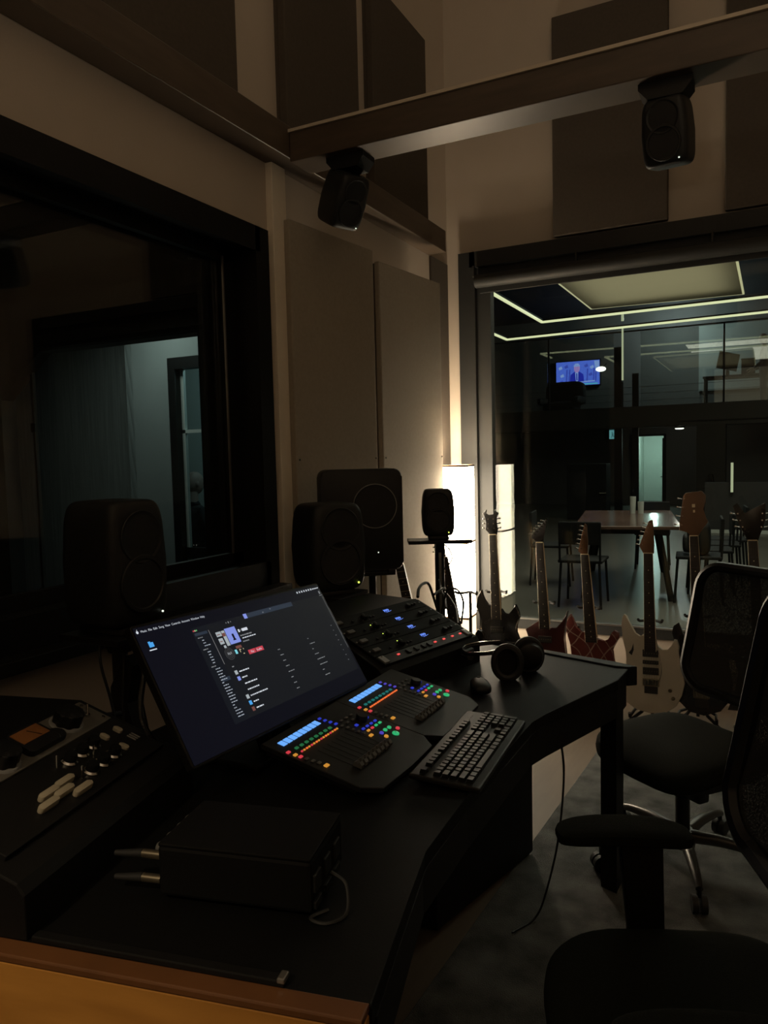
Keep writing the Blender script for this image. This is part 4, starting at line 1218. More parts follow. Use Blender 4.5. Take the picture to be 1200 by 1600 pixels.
# cables behind the far rack and around the room
for k, (lab, pts) in enumerate((
        ('thick black cable arching from the rack top to the small speaker stand', [(-1.20, 2.62, .945), (-1.24, 2.72, .960), (-1.28, 2.86, .955), (-1.33, 3.03, .915), (-1.36, 3.18, .78)]),
        ('black cable looping from the rack right corner against the lamp', [(-1.00, 2.56, .87), (-1.03, 2.66, .93), (-1.08, 2.72, .965), (-1.14, 2.76, .94), (-1.18, 2.78, .80)]),
        ('first black cable hanging behind the rack from the speaker pole', [(-1.34, 3.17, .88), (-1.24, 3.02, .88), (-1.14, 2.86, .86), (-1.06, 2.68, .84)]),
        ('second black cable drooping from the speaker pole to the rack', [(-1.34, 3.16, .92), (-1.26, 3.0, .90), (-1.18, 2.84, .91), (-1.10, 2.66, .90)]),
        ('third black cable sagging close to the rack top corner', [(-1.33, 3.15, .86), (-1.22, 2.94, .92), (-1.17, 2.80, .95), (-1.15, 2.66, .95)]),
        ('thin black cable bowed beside the small speaker stand', [(-1.33, 3.19, 1.085), (-1.285, 3.16, 1.06), (-1.27, 3.15, 1.02), (-1.30, 3.17, .985), (-1.335, 3.19, .96)]))):
    cable(lab, pts, (.006, .004, .004, .0045, .005, .003)[k], group='black cables behind the rack')
cable('left of two cables hanging below the large left speaker', [(-1.60, 1.44, 1.02), (-1.58, 1.42, .95), (-1.56, 1.44, .80), (-1.56, 1.47, .5), (-1.62, 1.52, .1)], .004, group='cables below the left speaker')
cable('right of two cables hanging below the large left speaker', [(-1.60, 1.50, 1.02), (-1.575, 1.495, .95), (-1.575, 1.485, .80), (-1.57, 1.49, .5), (-1.62, 1.55, .1)], .004, group='cables below the left speaker')
cable('thin black cable hanging from the desk front edge to the rug', [(-.545, 2.16, .68), (-.545, 2.22, .52), (-.57, 2.25, .30), (-.61, 2.26, .12), (-.645, 2.25, .022), (-.69, 2.15, .018)], .0035)
cl = thing('desk_clamp', 'black cable clamp on the left speaker pole behind the screen', 'clamp', (-1.605, 1.525, .80))
mk('clamp_jaw', MB().prism([(-.03, -.06), (.04, -.10), (.055, -.06), (.03, .02), (.06, .13), (.02, .15), (-.03, .06)], -.028, .028, Matrix.Rotation(PI / 2, 4, 'X') @ Matrix.Rotation(0, 4, 'Z'), .004), M['black'], cl)
mk('clamp_screw', MB().cyl((.03, -.05, .0), (.03, -.10, .01), .008, None, 10), M['steel'], cl)

# ------------------------------------------------------------------ office chairs
def office_chair(label, loc, facing, zb0, zb1, arms, back_w=.47, mesh_look='chairmesh', lean=8, seat_w=.47, bx_=.24, zs=.47, za=.68, star=20):
    yaw = math.atan2(facing[1], facing[0])
    t = thing('office_chair', label, 'chair', (loc[0], loc[1], .012), (0, 0, yaw), 'office chairs')
    mk('seat', MB().superq((0, 0, zs), (.235, seat_w / 2, .044), .55, .42, 48, 16, fn=lambda q: (q.x, q.y, q.z - .05 * max(0, q.x / .245) ** 3 + .010 * (q.y / .25) ** 2)), M['seat'], t, smooth=True)
    mk('seat_pan', MB().superq((-.01, 0, zs - .048), (.21, seat_w / 2 - .04, .028), .5, .45, 32, 10), M['black'], t, smooth=True)
    mk('tilt_mechanism', MB().box((0, 0, zs - .085), (.22, .12, .05), .012).box((.03, .10, zs - .10), (.05, .05, .09), .008), M['black'], t, smooth=True)
    mk('height_lever', MB().tube([(.02, -.05, zs - .09), (.03, -.22, zs - .10), (.04, -.26, zs - .095)], .006, 8), M['black'], t, smooth=True)
    # backrest: rounded frame with woven mesh
    bh = zb1 - zb0
    la = R(lean)
    bm4 = Matrix.Translation((-bx_, 0, zb0)) @ Matrix.Rotation(-la, 4, 'Y')
    def bp(yy, zz):
        return bm4 @ Vector((-.05 * (1 - (2 * yy / back_w) ** 2) * .9 - .02 * math.sin(zz / bh * PI), yy, zz))
    def taper(k):
        return .90 + .10 * math.sin(min(1, k / .35) * PI / 2) if k < .35 else 1 - .16 * (k - .35) / .65
    out = []
    for yy, zz in [(x, z + bh / 2) for x, z in rrect(back_w, bh, .085, 7)]:
        out.append(bp(yy * taper(zz / bh), zz))
    mk('back_frame', MB().tube(out, .020, 8, closed=True), M['black'], t, smooth=True)
    b = MB()
    N1, N2 = 12, 14
    g = []
    for j in range(N2 + 1):
        zz = bh * (.02 + .96 * j / N2)
        edge = 1.0
        rr = .085
        dz = min(zz, bh - zz)
        ins = rr - math.sqrt(max(0, rr * rr - (rr - min(rr, dz)) ** 2)) if dz < rr else 0
        tap = taper(zz / bh)
        hw = (back_w / 2 - ins) * tap
        g.append([b.bm.verts.new(bp(-hw + 2 * hw * i / N1, zz)) for i in range(N1 + 1)])
    for a_, b_ in zip(g, g[1:]):
        for i in range(N1):
            b.bm.faces.new((a_[i], a_[i + 1], b_[i + 1], b_[i]))
    mk('back_mesh', b, M[mesh_look], t, smooth=True)
    mk('lumbar_bar', MB().tube([bp(y_, bh * .30) + Vector((-.02, 0, 0)) for y_ in (-back_w * .44, -back_w * .2, 0, back_w * .2, back_w * .44)], .014, 8), M['black'], t, smooth=True)
    mk('back_bracket', MB().tube(spline([(-.06, 0, zs - .09), (-.22, 0, zs - .09), (-bx_ - .07, 0, zs + .02), tuple(bp(0, bh * .30) + Vector((-.035, 0, 0)))]), .024, 10), M['black'], t, smooth=True)
    mk('gas_column', MB().cyl((0, 0, .09), (0, 0, zs - .10), .025, None, 18).cyl((0, 0, .25), (0, 0, .30), .032, None, 18), M['steel'], t, smooth=True)
    mk('hub', MB().lathe([(0, .065), (.042, .065), (.048, .10), (.036, .125), (0, .125)], 20), M['base'], t, smooth=True)
    for k in range(5):
        an = R(star + 72 * k)
        c_, s_ = math.cos(an), math.sin(an)
        lg_ = mk('base_leg', MB().tube(spline([(c_ * .03, s_ * .03, .105), (c_ * .14, s_ * .14, .108), (c_ * .25, s_ * .25, .094), (c_ * .305, s_ * .305, .078)]), [.024 - .0005 * q for q in range(25)], 10), M['base'], t, smooth=True)
        ca = mk('caster', MB().cyl((c_ * .30, s_ * .30, .05), (c_ * .30, s_ * .30, .085), .008, None, 8), M['black'], t)
        for sg in (-1, 1):
            px_, py_ = c_ * .305 - s_ * .014 * sg, s_ * .305 + c_ * .014 * sg
            mk('wheel', MB().cyl((px_ + s_ * .009, py_ - c_ * .009, .028), (px_ - s_ * .009, py_ + c_ * .009, .028), .028, None, 20), M['rubber'], ca, smooth=True)
    for sg in arms:
        y_ = sg * (seat_w / 2 + .045)
        ar = mk('armrest_post', MB().prism([(-.035, zs - .08), (.030, zs - .08), (.055, za - .01), (-.030, za - .01)], -.020, .020, Matrix.Translation((.01, y_, 0)) @ Matrix.Rotation(PI / 2, 4, 'X'), .006).box((.01, sg * (seat_w / 2 - .02), zs - .075), (.07, .14, .022), .006), M['black'], t, smooth=True)
        mk('armrest_pad', MB().superq((.055, y_, za), (.135, .048, .016), .5, .55, 36, 10, fn=lambda q: (q.x, q.y, q.z - .012 * (q.x / .135) ** 2)), M['seat'], t, smooth=True)
    return t
office_chair('grey-green office chair with a see-through mesh back, facing the desk beside the white guitar', (-.265, 2.80), (-.62, -.785), .55, 1.03, (), .50, zs=.418, star=-18.7, seat_w=.51)
office_chair('dark office chair in the near right corner, its armrest pointing at the desk', (-.105, 1.295), (-.93, -.36), .73, 1.22, (1, -1), .56, bx_=.13, zs=.50, za=.705)

# ------------------------------------------------------------------ hall beyond the big window
HX0, HX1, HY0, HY1, HZ = -9.0, 8.0, YF + .14, 22.0, 5.3
struct('floor_hall', MB().span((HX0, HY0, -.06), (HX1, HY1 + 2.2, 0)), M['hallfloor'])
struct('ceiling_hall', MB().span((HX0, HY0, HZ), (HX1, HY1, HZ + .1)), M['hallceil'])
b = MB()
b.span((HX0, HY1, 0), (-3.42, HY1 + .12, HZ)).span((-2.60, HY1, 0), (HX1, HY1 + .12, HZ)).span((-3.42, HY1, 1.93), (-2.60, HY1 + .12, HZ))
struct('wall_hall_end', b, M['hallwall'])
struct('wall_hall_left', MB().span((HX0 - .1, 6.8, 0), (HX0, HY1, HZ)).span((HX0, 6.72, 0), (-2.35, 6.80, HZ)).span((-2.45, HY0, 0), (-2.35, 6.80, HZ)), M['hallwall'])
struct('wall_hall_right', MB().span((HX1, HY0, 0), (HX1 + .1, HY1, HZ)), M['hallwall'])
b = MB()
b.span((-3.50, HY1 + .12, 0), (-3.42, HY1 + 2.2, 1.95)).span((-2.60, HY1 + .12, 0), (-2.52, HY1 + 2.2, 1.95)).span((-3.42, HY1 + 2.1, 0), (-2.60, HY1 + 2.2, 1.95)).span((-3.42, HY1 + .12, 1.93), (-2.6, HY1 + 2.2, 1.97))
struct('wall_corridor', b, M['palewall'])
mz = struct('trim_5', MB().span((HX0, 19.0, 2.13), (HX1, HY1, 2.30)).span((HX0, 18.95, 2.06), (HX1, 19.05, 2.56)), M['mezz'])
mk('edge_profile', MB().span((-9, 18.93, 2.05), (-1.9, 18.97, 2.09)).span((-1.9, 18.9, 2.16), (HX1, 18.97, 2.19)), M['frame2b'], mz)
struct('trim_6', MB().span((-1.49, 18.5, 0), (-.89, 18.92, 2.06)), M['frame2b'])
struct('baseboard_hall', MB().span((-1.05, 14.72, 0), (HX1, 14.80, .07)).span((-1.05, 14.80, 0), (HX1, 14.9, .9)), M['mezz'])
mk('pale_edge', MB().span((-1.05, 14.70, .0), (HX1, 14.72, .06)), M['palewall'], bpy.data.objects['baseboard_hall'])

# light lines in the hall ceiling
def strip(label, segs, w=.045):
    b = MB()
    for p, q in segs:
        p, q = Vector(p), Vector(q)
        d = (q - p).normalized()
        n = Vector((-d.y, d.x, 0)) * w / 2
        b.prism([(p - n)[:2], (q - n)[:2], (q + n)[:2], (p + n)[:2]], p.z, p.z + .04)
    t = thing('light_strip', label, 'light', (0, 0, 0), group='light lines in the hall ceiling')
    mk('diffuser', b, M['strip'], t)
    b = MB()
    for p, q in segs:
        p, q = Vector(p), Vector(q)
        d = (q - p).normalized()
        n = Vector((-d.y, d.x, 0)) * (w * .7)
        b.prism([(p - n)[:2], (q - n)[:2], (q + n)[:2], (p + n)[:2]], p.z + .04, p.z + .07)
    mk('channel', b, M['hallblack'], t)
    return t
strip('nearer L-shaped line of light in the hall ceiling', [((-4.23, 12.0, 4.2), (-4.27, 15.82, 4.2)), ((-4.27, 15.82, 4.2), (4.0, 15.40, 4.2))])
strip('farther L-shaped line of light in the hall ceiling', [((-5.62, 16.6, 4.2), (-5.63, 17.69, 4.2)), ((-5.63, 17.69, 4.2), (4.0, 17.05, 4.2))])
cp = thing('ceiling_panel', 'pale hanging ceiling panel with glowing edges beyond the big window', 'ceiling panel', (0, 0, 4.2))
mk('board', MB().prism([(-3.04, 10.5), (-3.048, 14.855), (-.472, 15.0), (-.49, 10.5)], 0, .06, None, .004), M['paleceil'], cp)
mk('edge_light', MB().prism([(-3.07, 10.5), (-3.078, 14.885), (-3.045, 14.857), (-3.037, 10.5)], .0, .03).prism([(-3.078, 14.885), (-.44, 15.03), (-.47, 15.0), (-3.045, 14.857)], .0, .03).prism([(-.44, 15.03), (-.455, 10.5), (-.487, 10.5), (-.47, 15.0)], 0, .03), M['strip_dim'], cp)
area('ceiling_panel_fill', (-1.76, 12.9, 3.95), (PI, 0, 0), 2.2, 9.0, (1.0, .93, .70), 3.2)  # unseen area light added below the board to brighten its underside
for x, y in ((-2.9, 11), (-.6, 11), (-2.9, 14.4), (-.6, 14.4)):
    mk('hanger_wire', MB().cyl((x, y, .06), (x, y, HZ - 4.2), .004, None, 6), M['hallblack'], cp)
# vertical light on the mezzanine post, posts, balustrade
def hpost(label, x, z1, w=.16):
    t = thing('mezzanine_post', label, 'post', (x, 19.1, 0))
    mk('shaft', MB().span((-w / 2, -.06, 0), (w / 2, .06, z1)), M['hallblack'], t)
    mk('foot_plate', MB().span((-w / 2 - .04, -.1, 0), (w / 2 + .04, .1, .02)), M['hallblack'], t)
hpost('dark mezzanine post just left of the vertical light', -3.30, 4.0, .18)
hpost('dark mezzanine post just right of the vertical light', -2.90, 3.35, .14)
vl = thing('vertical_light', 'thin vertical light tube on the mezzanine front', 'light', (-3.18, 18.98, 2.5))
mk('tube', MB().cyl((0, 0, .7), (0, 0, 1.98), .022, None, 10), M['tube'], vl)
mk('lower_tube', MB().cyl((0, 0, .02), (0, 0, .66), .016, None, 10), M['frame2b'], vl)
mk('top_cap', MB().cyl((0, 0, 2.10), (0, 0, 2.25), .03, None, 10), M['tube'], vl)
bs = thing('glass_balustrade', 'glass balustrade along the mezzanine edge', 'balustrade', (0, 19.2, 2.56))
for x0_, x1_ in ((-8.8, -5.05), (-5.0, -3.42), (-2.8, -1.0), (-.95, 1.4), (1.45, 4.0)):
    mk('glass_panel', MB().span((x0_, -.006, .02), (x1_, .006, 1.80)), M['glass_b'], bs)
mk('handrail', MB().span((-8.8, -.02, 1.80), (4.0, .02, 1.83)), M['hallblack'], bs)
for z in (.15, .32, .48):
    mk('rail_wire', MB().cyl((-8.8, .05, z), (4.0, .05, z), .005, None, 6), M['frame2b'], bs)
for x in (-5.02, -.97, 1.42):
    mk('baluster', MB().span((x - .02, -.02, 0), (x + .02, .02, 1.8)), M['hallblack'], bs)
# television with a newsreader in blue
tv = thing('television', 'television glowing blue on the mezzanine wall', 'television', (-4.90, 21.9, 3.40))
mk('case', MB().box((0, .03, .34), (1.28, .06, .74), .01), M['hallblack'], tv)
sc = mk('screen', MB().box((0, -.004, .34), (1.22, .006, .68)), M['tv_blue'], tv)
def tvq(name, pts, mat, d):
    mk(name, MB().prism(pts, 0, .002, Matrix(((1, 0, 0, 0), (0, 0, -1, -.007 - d * .003), (0, 1, 0, 0), (0, 0, 0, 1)))), M[mat], sc)
for k, (x, z) in enumerate(((-.55, .52), (-.38, .55), (-.12, .56), (.18, .55), (.34, .50), (.30, .30), (-.50, .30), (-.52, .12))):
    tvq('graphic_shard', [(x, z), (x + .09, z + .05), (x + .12, z - .03), (x + .03, z - .06)], ('tv_pale', 'tv_mid')[k % 2], 0)
for x in (-.34, -.26, .24, .42, .48):
    tvq('graphic_bar', [(x, .10), (x + .04, .10), (x + .06, .46), (x + .02, .46)], 'tv_mid', 0)
tvq('graphic_bar', [(.50, .36), (.60, .36), (.60, .66), (.46, .66)], 'tv_pale', 0)
tvq('desk_graphic', [(-.58, .06), (.48, .09), (.48, .12), (-.58, .10)], 'tv_pale', 1)
tvq('suit', [(-.22, .10), (-.20, .30), (-.10, .38), (.06, .38), (.16, .30), (.18, .10)], 'tv_deep', 1)
tvq('shirt', [(-.05, .12), (-.07, .37), (.02, .37), (.01, .12)], 'tv_pale', 2)
tvq('tie', [(-.035, .14), (-.04, .34), (-.01, .34), (-.005, .14)], 'tv_deep', 3)
tvq('face', [(-.02 + .085 * math.cos(q * PI / 8), .48 + .12 * math.sin(q * PI / 8)) for q in range(16)], 'tv_skin', 2)
tvq('hair', [(-.02 + .088 * math.cos(q * PI / 8), .53 + .09 * math.sin(q * PI / 8)) for q in range(9)], 'tv_pale', 3)
tvq('caption_strip', [(0, .01), (.56, .01), (.56, .05), (0, .05)], 'tv_teal', 1)
sp = thing('spot_lamp', 'small bright lamp shining beside the television', 'lamp', (-4.16, 21.4, 3.70))
mk('bulb', MB().superq((0, 0, .06), (.14, .05, .07), 1, 1, 16, 8), M['hotspot'], sp, smooth=True)
mk('arm', MB().cyl((0, 0, .06), (.05, .5, .25), .015, None, 8), M['hallblack'], sp)
# dark seats and screens in front of the television on the mezzanine floor
def small_chair(label, loc, yaw, s=1.0, group='chairs around the hall table'):
    t = thing('metal_chair', label, 'chair', loc, (0, 0, yaw), group)
    mk('seat', MB().box((0, 0, .445 * s), (.42 * s, .42 * s, .03 * s), .01), M['hallblack'], t)
    mk('backrest', MB().box((-.205 * s, 0, .72 * s), (.025, .40 * s, .22 * s), .01), M['hallblack'], t)
    b = MB()
    for sg in (-1, 1):
        b.tube([(-.20 * s, sg * .19 * s, .44 * s), (-.215 * s, sg * .19 * s, .82 * s)], .011 * s, 8)
    mk('back_frame', b, M['hallblack'], t)
    for sx in (-1, 1):
        for sy in (-1, 1):
            mk('leg', MB().tube([(sx * .19 * s, sy * .18 * s, .44 * s), (sx * .22 * s, sy * .20 * s, 0)], .012 * s, 8), M['hallblack'], t, smooth=True)
    return t
lc = thing('lounge_chair', 'dark winged chair on the mezzanine below the television', 'chair', (-5.0, 20.4, 2.30), (0, 0, R(-95)))
mk('seat', MB().superq((0, 0, .42), (.40, .46, .14), .5, .5, 28, 10), M['hallblack'], lc, smooth=True)
mk('backrest', MB().superq((-.36, 0, .78), (.12, .55, .34), .5, .5, 28, 12), M['hallblack'], lc, smooth=True)
for sy in (-1, 1):
    mk('armrest', MB().superq((0, sy * .50, .58), (.36, .08, .10), .5, .5, 24, 8), M['hallblack'], lc, smooth=True)
    for sx in (-1, 1):
        mk('leg', MB().cyl((sx * .25, sy * .3, .3), (sx * .34, sy * .38, 0), .02, None, 8), M['chrome'], lc)
bd = thing('mezzanine_desk', 'cluttered dark desk on the mezzanine beyond the light posts', 'desk', (-.75, 20.6, 2.30))
mk('desktop', MB().box((0, 0, .95), (1.5, .7, .05), .005), M['hallblack'], bd)
mk('side_panel', MB().box((-.70, 0, .46), (.05, .6, .92)), M['hallblack'], bd)
mk('side_panel', MB().box((.70, 0, .46), (.05, .6, .92)), M['hallblack'], bd)
s2 = thing('desk_screen', 'tilted dark screen on the mezzanine desk at the right', 'monitor', (-.95, 20.55, 3.275), (0, 0, R(25)))
mk('panel', MB().box((0, 0, .36), (.50, .03, .42), .006, Matrix.Rotation(R(12), 3, 'Y')), M['hallblack'], s2)
mk('stand', MB().box((0, .03, .09), (.08, .04, .2)).box((0, .02, .008), (.26, .2, .016)), M['hallblack'], s2)
s3 = thing('storage_box', 'dark boxes-like crate beside the tilted mezzanine screen', 'box', (-.50, 20.55, 3.275))
s3['label'] = 'dark crate beside the tilted screen on the mezzanine desk'
mk('crate', MB().box((0, 0, .18), (.30, .30, .36), .01), M['hallblack'], s3)
mk('lid', MB().box((0, 0, .37), (.32, .32, .03), .006), M['hallblack'], s3)
struct('wall_mezzanine', MB().span((-1.72, 21.93, 3.05), (HX1, 21.99, 4.75)), M['bluegrey'])
# person standing at the mezzanine rail (far right)
def person(name, label, loc, yaw, pts, head, mats, skin_r=1.0):
    t = thing(name, label, 'person', loc, (0, 0, yaw))
    me = bpy.data.meshes.new('body')
    vs = [p[:3] for p in pts['v']]
    me.from_pydata(vs, pts['e'], [])
    o = bpy.data.objects.new('body', me)
    C.objects.link(o)
    o.parent = t
    md = o.modifiers.new('skin', 'SKIN')
    me.skin_vertices[0].data[0].use_root = True
    for i, p in enumerate(pts['v']):
        me.skin_vertices[0].data[i].radius = (p[3], p[4] if len(p) > 4 else p[3])
    sd = o.modifiers.new('sub', 'SUBSURF')
    sd.levels = sd.render_levels = 2
    me.materials.append(mats[0])
    hx, hy, hz = head
    mk('head', MB().superq((hx, hy, hz), (.095, .076, .118), .95, .95, 24, 16, fn=lambda q: (q.x, q.y * (1 - .15 * max(0, -q.z / .118)), q.z)).superq((hx + .095, hy, hz - .01), (.016, .013, .020), 1, 1, 10, 6)
       .superq((hx, hy + .078, hz - .005), (.020, .008, .028), 1, 1, 10, 6).superq((hx, hy - .078, hz - .005), (.020, .008, .028), 1, 1, 10, 6).cyl((hx - .015, hy, hz - .08), (hx - .03, hy, hz - .19), .050, .056, 14), mats[1], t, smooth=True)
    for sg in (-1, 1):
        mk('eye', MB().superq((hx + .083, hy + sg * .030, hz + .012), (.012, .012, .009), 1, 1, 10, 6), M['cream'], t, smooth=True)
    mk('mouth', MB().box((hx + .084, hy, hz - .055), (.012, .045, .006), .002), M['g_dark'], t)
    return t, o
def hands(t, wrists, mat):
    for (p, d, up) in wrists:
        p, d, up = Vector(p), Vector(d).normalized(), Vector(up).normalized()
        s_ = d.cross(up)
        b = MB()
        b.tube([p, p + d * .04, p + d * .085], [.024, .036, .034], 10)
        for k, L in enumerate((.062, .075, .080, .072)):
            q = p + d * .082 + s_ * (k - 1.5) * .019
            b.tube([q, q + d * L * .5, q + d * L * .9 - up * .02], [.0088, .008, .007], 6)
        q = p + d * .03 + s_ * -.034
        b.tube([q, q + d * .03 - s_ * .022, q + d * .062 - s_ * .026], [.011, .010, .008], 6)
        mk('hand', b, mat, t, smooth=True)
sit_v = [(0, 0, .50, .135, .16), (0, 0, .72, .12, .155), (.03, 0, .93, .13, .19), (.03, 0, 1.02, .07, .08), (.02, 0, 1.09, .05),
         (.02, .20, .98, .060), (.02, -.20, .98, .060), (.08, .25, .72, .048), (.08, -.25, .72, .048), (.32, .16, .70, .036), (.32, -.16, .70, .036),
         (.05, .10, .48, .09), (.05, -.10, .48, .09), (.44, .13, .49, .070), (.44, -.13, .49, .070), (.44, .13, .09, .045), (.44, -.13, .09, .045), (.55, .13, .05, .040), (.55, -.13, .05, .040)]
sit_e = [(0, 1), (1, 2), (2, 3), (3, 4), (2, 5), (2, 6), (5, 7), (6, 8), (7, 9), (8, 10), (0, 11), (0, 12), (11, 13), (12, 14), (13, 15), (14, 16), (15, 17), (16, 18)]
p1, _ = person('person', 'bald person in dark clothes seen from behind in the lit room beyond the left window', (-5.22, 5.95, .02), R(62), dict(v=sit_v, e=sit_e), (.04, 0, 1.25), (M['cloth'], M['skin']))
hands(p1, [((.33, .155, .70), (1, -.1, 0), (0, 0, 1)), ((.33, -.155, .70), (1, .1, 0), (0, 0, 1))], M['skin'])
stand_v = [(0, 0, .95, .13, .15), (0, 0, 1.15, .11, .14), (0, 0, 1.38, .12, .18), (0, 0, 1.48, .065), (.01, 0, 1.54, .05),
           (0, .19, 1.42, .055), (0, -.19, 1.42, .055), (.02, .25, 1.15, .045), (.02, -.25, 1.15, .045), (.20, .20, 1.02, .035), (.20, -.20, 1.02, .035),
           (0, .09, .90, .09), (0, -.09, .90, .09), (.01, .10, .50, .062), (.01, -.10, .50, .062), (0, .10, .09, .042), (0, -.10, .09, .042), (.13, .11, .05, .036), (.13, -.11, .05, .036)]
p2, _ = person('person', 'dark figure standing on the mezzanine at the right edge of the picture', (-.155, 19.7, 2.305), R(175), dict(v=stand_v, e=sit_e), (.02, 0, 1.70), (M['cloth'], M['skin']))
hands(p2, [((.20, .20, 1.02), (1, -.2, -.2), (0, 0, 1)), ((.20, -.20, 1.02), (1, .2, -.2), (0, 0, 1))], M['skin'])
# exit sign, ceiling lamp, door
ex = thing('exit_sign', 'small glowing teal exit sign under the mezzanine', 'sign', (-3.91, 21.90, 1.86))
mk('case', MB().box((0, .02, .12), (.26, .05, .27), .006), M['hallblack'], ex)
mk('lit_face', MB().box((0, -.008, .12), (.24, .006, .25)), M['exitm'], ex)
mk('running_figure', MB().box((-.04, -.013, .17), (.03, .003, .03)).box((-.03, -.013, .12), (.035, .003, .06), 0, Matrix.Rotation(.4, 3, 'Y')).box((-.05, -.013, .06), (.02, .003, .07), 0, Matrix.Rotation(.7, 3, 'Y')).box((.0, -.013, .07), (.02, .003, .07), 0, Matrix.Rotation(-.6, 3, 'Y')).box((.06, -.013, .12), (.05, .003, .16)), M['exitd'], ex)
dl = thing('downlight', 'small bright ceiling light under the mezzanine right of the lit doorway', 'light', (-2.05, 20.5, 2.04))
mk('lens', MB().superq((0, 0, 0), (.11, .09, .02), 1, 1, 16, 6), M['hotspot'], dl, smooth=True)
point('downlight_glow', (-2.05, 20.5, 1.97), 5.0, (1.0, .95, .85), .04)
mk('trim_ring', MB().cyl((0, 0, .01), (0, 0, .09), .13, None, 16), M['hallblack'], dl)
d1 = struct('door_1', MB().span((-3.46, 21.95, 0), (-3.42, 22.02, 1.95)).span((-2.60, 21.95, 0), (-2.54, 22.02, 1.95)).span((-3.46, 21.95, 1.90), (-2.54, 22.02, 1.95)), M['hallblack'])
mk('door_leaf', MB().box((-2.62, 22.42, .92), (.05, .74, 1.84), .004), M['frame2b'], d1)
mk('door_handle', MB().tube([(-2.645, 22.15, .78), (-2.69, 22.15, .78), (-2.69, 22.26, .78)], .012, 8), M['chrome'], d1)
lv = thing('dark_cabinet', 'tall black cabinet left of the lit doorway in the hall', 'cabinet', (-3.62, 17.2, 0))
mk('cabinet_body', MB().box((0, 0, .62), (.86, .5, 1.24), .01), M['hallblack'], lv)
mk('door', MB().box((-.215, -.256, .62), (.41, .014, 1.18), .004), M['hallblack'], lv)
mk('door', MB().box((.215, -.256, .62), (.41, .014, 1.18), .004), M['hallblack'], lv)
mk('handle', MB().tube([(.30, -.27, .60), (.30, -.32, .60), (.44, -.32, .60)], .014, 8), M['chrome'], lv)
wl = thing('wall_tube', 'short vertical tube light on the dark wall at the right of the hall', 'light', (-.60, 14.70, .55))
mk('tube', MB().cyl((0, 0, .18), (0, 0, .70), .022, None, 10), M['tube'], wl)
mk('holder', MB().box((0, .03, .45), (.05, .03, .6)), M['hallblack'], wl)
gc = thing('gig_bag', 'black guitar-shaped bag leaning on the pale pillar in the hall', 'bag', (-1.08, 18.36, 0), (R(4), R(-6), 0))
mk('bag_body', MB().prism([(-.16, 0), (.16, 0), (.19, .2), (.13, .40), (.06, .52), (.05, .95), (-.05, .95), (-.06, .52), (-.13, .40), (-.19, .2)], -.05, .05, Matrix.Rotation(PI / 2, 4, 'X'), .015), M['hallblack'], gc, smooth=True)
mk('bag_strap', MB().tube(spline([(0, -.06, .85), (.06, -.08, .6), (.02, -.06, .3)]), .012, 6), M['hallblack'], gc, smooth=True)
# long table with chairs
tb = thing('hall_table', 'long glossy reddish-brown table in the hall beyond the big window', 'table', (-1.42, 8.75, 0), (0, 0, R(9)))
mk('tabletop', MB().box((0, 0, .735), (1.02, 2.15, .035), .008), M['table'], tb)
for sx in (-1, 1):
    for sy in (-1, 1):
        mk('leg', MB().tube([(sx * .30, sy * .80, .72), (sx * .42, sy * .95, 0)], .03, 8), M['hallblack'], tb, smooth=True)
mk('under_frame', MB().box((0, 0, .69), (.8, 1.9, .05)), M['hallblack'], tb)
for lab, x, y, yw in (('dark metal chair at the near end of the hall table', -1.62, 7.45, 92),
                      ('dark metal chair at the near right corner of the hall table', -.62, 8.02, 185),
                      ('second dark metal chair along the right side of the hall table', -.55, 8.55, 187),
                      ('third dark metal chair along the right side of the hall table', -.50, 9.10, 187),
                      ('fourth dark metal chair along the right side of the hall table', -.45, 9.62, 187),
                      ('dark metal chair on the left side of the hall table', -2.22, 8.55, 8),
                      ('dark metal chair at the far end of the hall table', -1.33, 10.15, -85)):
    small_chair(lab, (x, y, 0), R(yw))
for lab, x, h in (('tall pale glass standing on the hall table, left of its twin', -1.45, .20), ('shorter pale glass standing on the hall table beside the taller one', -1.36, .14)):
    t = thing('drinking_glass', lab, 'glass', (x, 9.35, .7525), group='glasses on the hall table')
    mk('glass_wall', MB().lathe([(.030, 0), (.036, h), (.033, h), (.028, .006), (0, .006)], 16), M['palewall'], t, smooth=True)
    mk('liquid', MB().lathe([(.028, .008), (.0315, h * .6), (0, h * .6)], 16), M['hallblack'], t)
bp_ = thing('backpack', 'black backpack on the chair nearest the right end of the hall table', 'bag', (-.64, 8.02, .46), (0, 0, R(185)))
mk('bag_body', MB().superq((-.02, 0, .17), (.11, .15, .17), .5, .5, 28, 14), M['hallblack'], bp_, smooth=True)
mk('front_pocket', MB().superq((.08, 0, .11), (.05, .11, .09), .5, .5, 20, 10), M['cone'], bp_, smooth=True)
mk('carry_loop', MB().tube(spline([(-.05, -.04, .33), (-.05, 0, .38), (-.05, .04, .33)]), .008, 6), M['hallblack'], bp_, smooth=True)

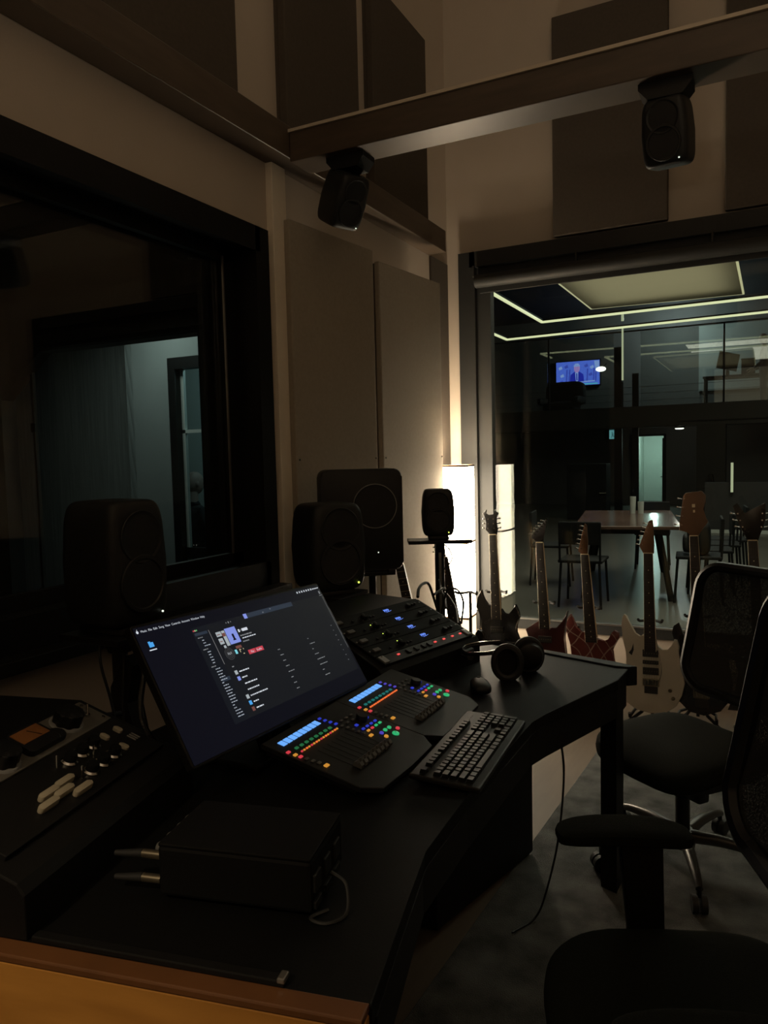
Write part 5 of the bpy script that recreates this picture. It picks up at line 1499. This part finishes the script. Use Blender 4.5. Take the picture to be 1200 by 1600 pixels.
# ------------------------------------------------------------------ booth and corridor beyond the left window
BX1 = XL - .152
BX2 = -2.47
struct('floor_booth', MB().span((-9.5, -.8, -.06), (BX1, 4.0, 0)).span((-9.5, 4.0, -.06), (BX2, 6.70, 0)), M['hallfloor'])
struct('ceiling_booth', MB().span((-9.5, -.8, 3.1), (BX1, 4.0, 3.2)).span((-9.5, 4.0, 3.1), (BX2, 6.70, 3.2)), M['booth'])
struct('wall_corridor_side', MB().span((BX2 - .05, 3.72, 0), (BX2, 6.62, 3.1)), M['booth'])
b = MB()
oy = 3.6
b.span((-9.5, oy, 0), (-4.86, oy + .12, 3.1)).span((-3.06, oy, 0), (BX1, oy + .12, 3.1)).span((-4.86, oy, 2.256), (-3.06, oy + .12, 3.1)).span((-4.86, oy, 0), (-3.06, oy + .12, .30))
struct('wall_booth', b, M['booth'])
struct('wall_booth_back', MB().span((-9.6, -.8, 0), (-9.5, 6.7, 3.1)).span((-9.5, -.9, 0), (BX1, -.8, 3.1)), M['booth'])
mk('opening_wedge', MB().prism([(-4.86, 1.95), (-4.86, 2.256), (-4.44, 2.256)], -oy - .10, -oy, Matrix.Rotation(PI / 2, 4, 'X')), M['booth'], bpy.data.objects['wall_booth'])  # dark wedge across the upper left corner of the opening
struct('wall_corridor_left', MB().span((-9.5, 5.42, 0), (-5.28, 5.5, 3.1)), M['darkgrey'])
b = MB()
b.span((-5.28, 5.2, 0), (-4.75, 5.27, 3.1)).span((-5.28, 5.2, 0), (-5.20, 5.5, 3.1)).span((-4.75, 5.2, 2.40), (BX2 - .05, 5.32, 3.1)).span((-3.95, 5.2, 0), (BX2 - .05, 5.32, 3.1))
struct('wall_corridor_door', b, M['bluegrey'])
struct('wall_side_room', MB().span((-9.5, 6.62, 0), (BX2, 6.70, 3.1)), M['palewall'])
d2 = struct('door_2', MB().span((-4.75, 5.17, 0), (-4.67, 5.27, 2.40)).span((-4.67, 5.17, 2.30), (-3.95, 5.27, 2.40)).span((-4.05, 5.17, 0), (-3.95, 5.36, 2.40)), M['frame1'])
mk('glazing_bar', MB().span((-4.67, 5.24, 1.74), (-4.05, 5.27, 1.77)).span((-4.67, 5.24, 0), (-4.635, 5.27, 2.30)), M['palewall'], d2)
mk('kick_rail', MB().span((-4.67, 5.235, .62), (-4.05, 5.275, .72)), M['frame1'], d2)
d3 = struct('door_3', MB().span((-6.62, 3.72, 0), (-6.60, 4.4, 2.2)), M['frame1'])
ge = thing('glass_door_edge', 'tall thin pale metal edge of the glass door in the booth opening', 'door edge', (-4.62, 3.68, 0))
mk('edge_strip', MB().span((-.012, -.012, .31), (.012, .012, 2.22)), M['alu'], ge)
mk('lock_plate', MB().span((-.02, -.02, 1.72), (.02, -.012, 1.78)), M['chrome'], ge)
ws = thing('person_chair', 'dark chair under the person seen through the left window', 'chair', (-5.22, 5.95, .0), (0, 0, R(62)))
mk('seat', MB().box((0, 0, .36), (.46, .46, .06), .02), M['hallblack'], ws)
mk('column', MB().cyl((0, 0, .03), (0, 0, .33), .03, None, 12), M['hallblack'], ws)
mk('base', MB().lathe([(.24, 0), (.24, .02), (.03, .05), (0, .05)], 20), M['hallblack'], ws)
mk('backrest', MB().box((-.26, 0, .60), (.05, .42, .40), .02), M['hallblack'], ws)
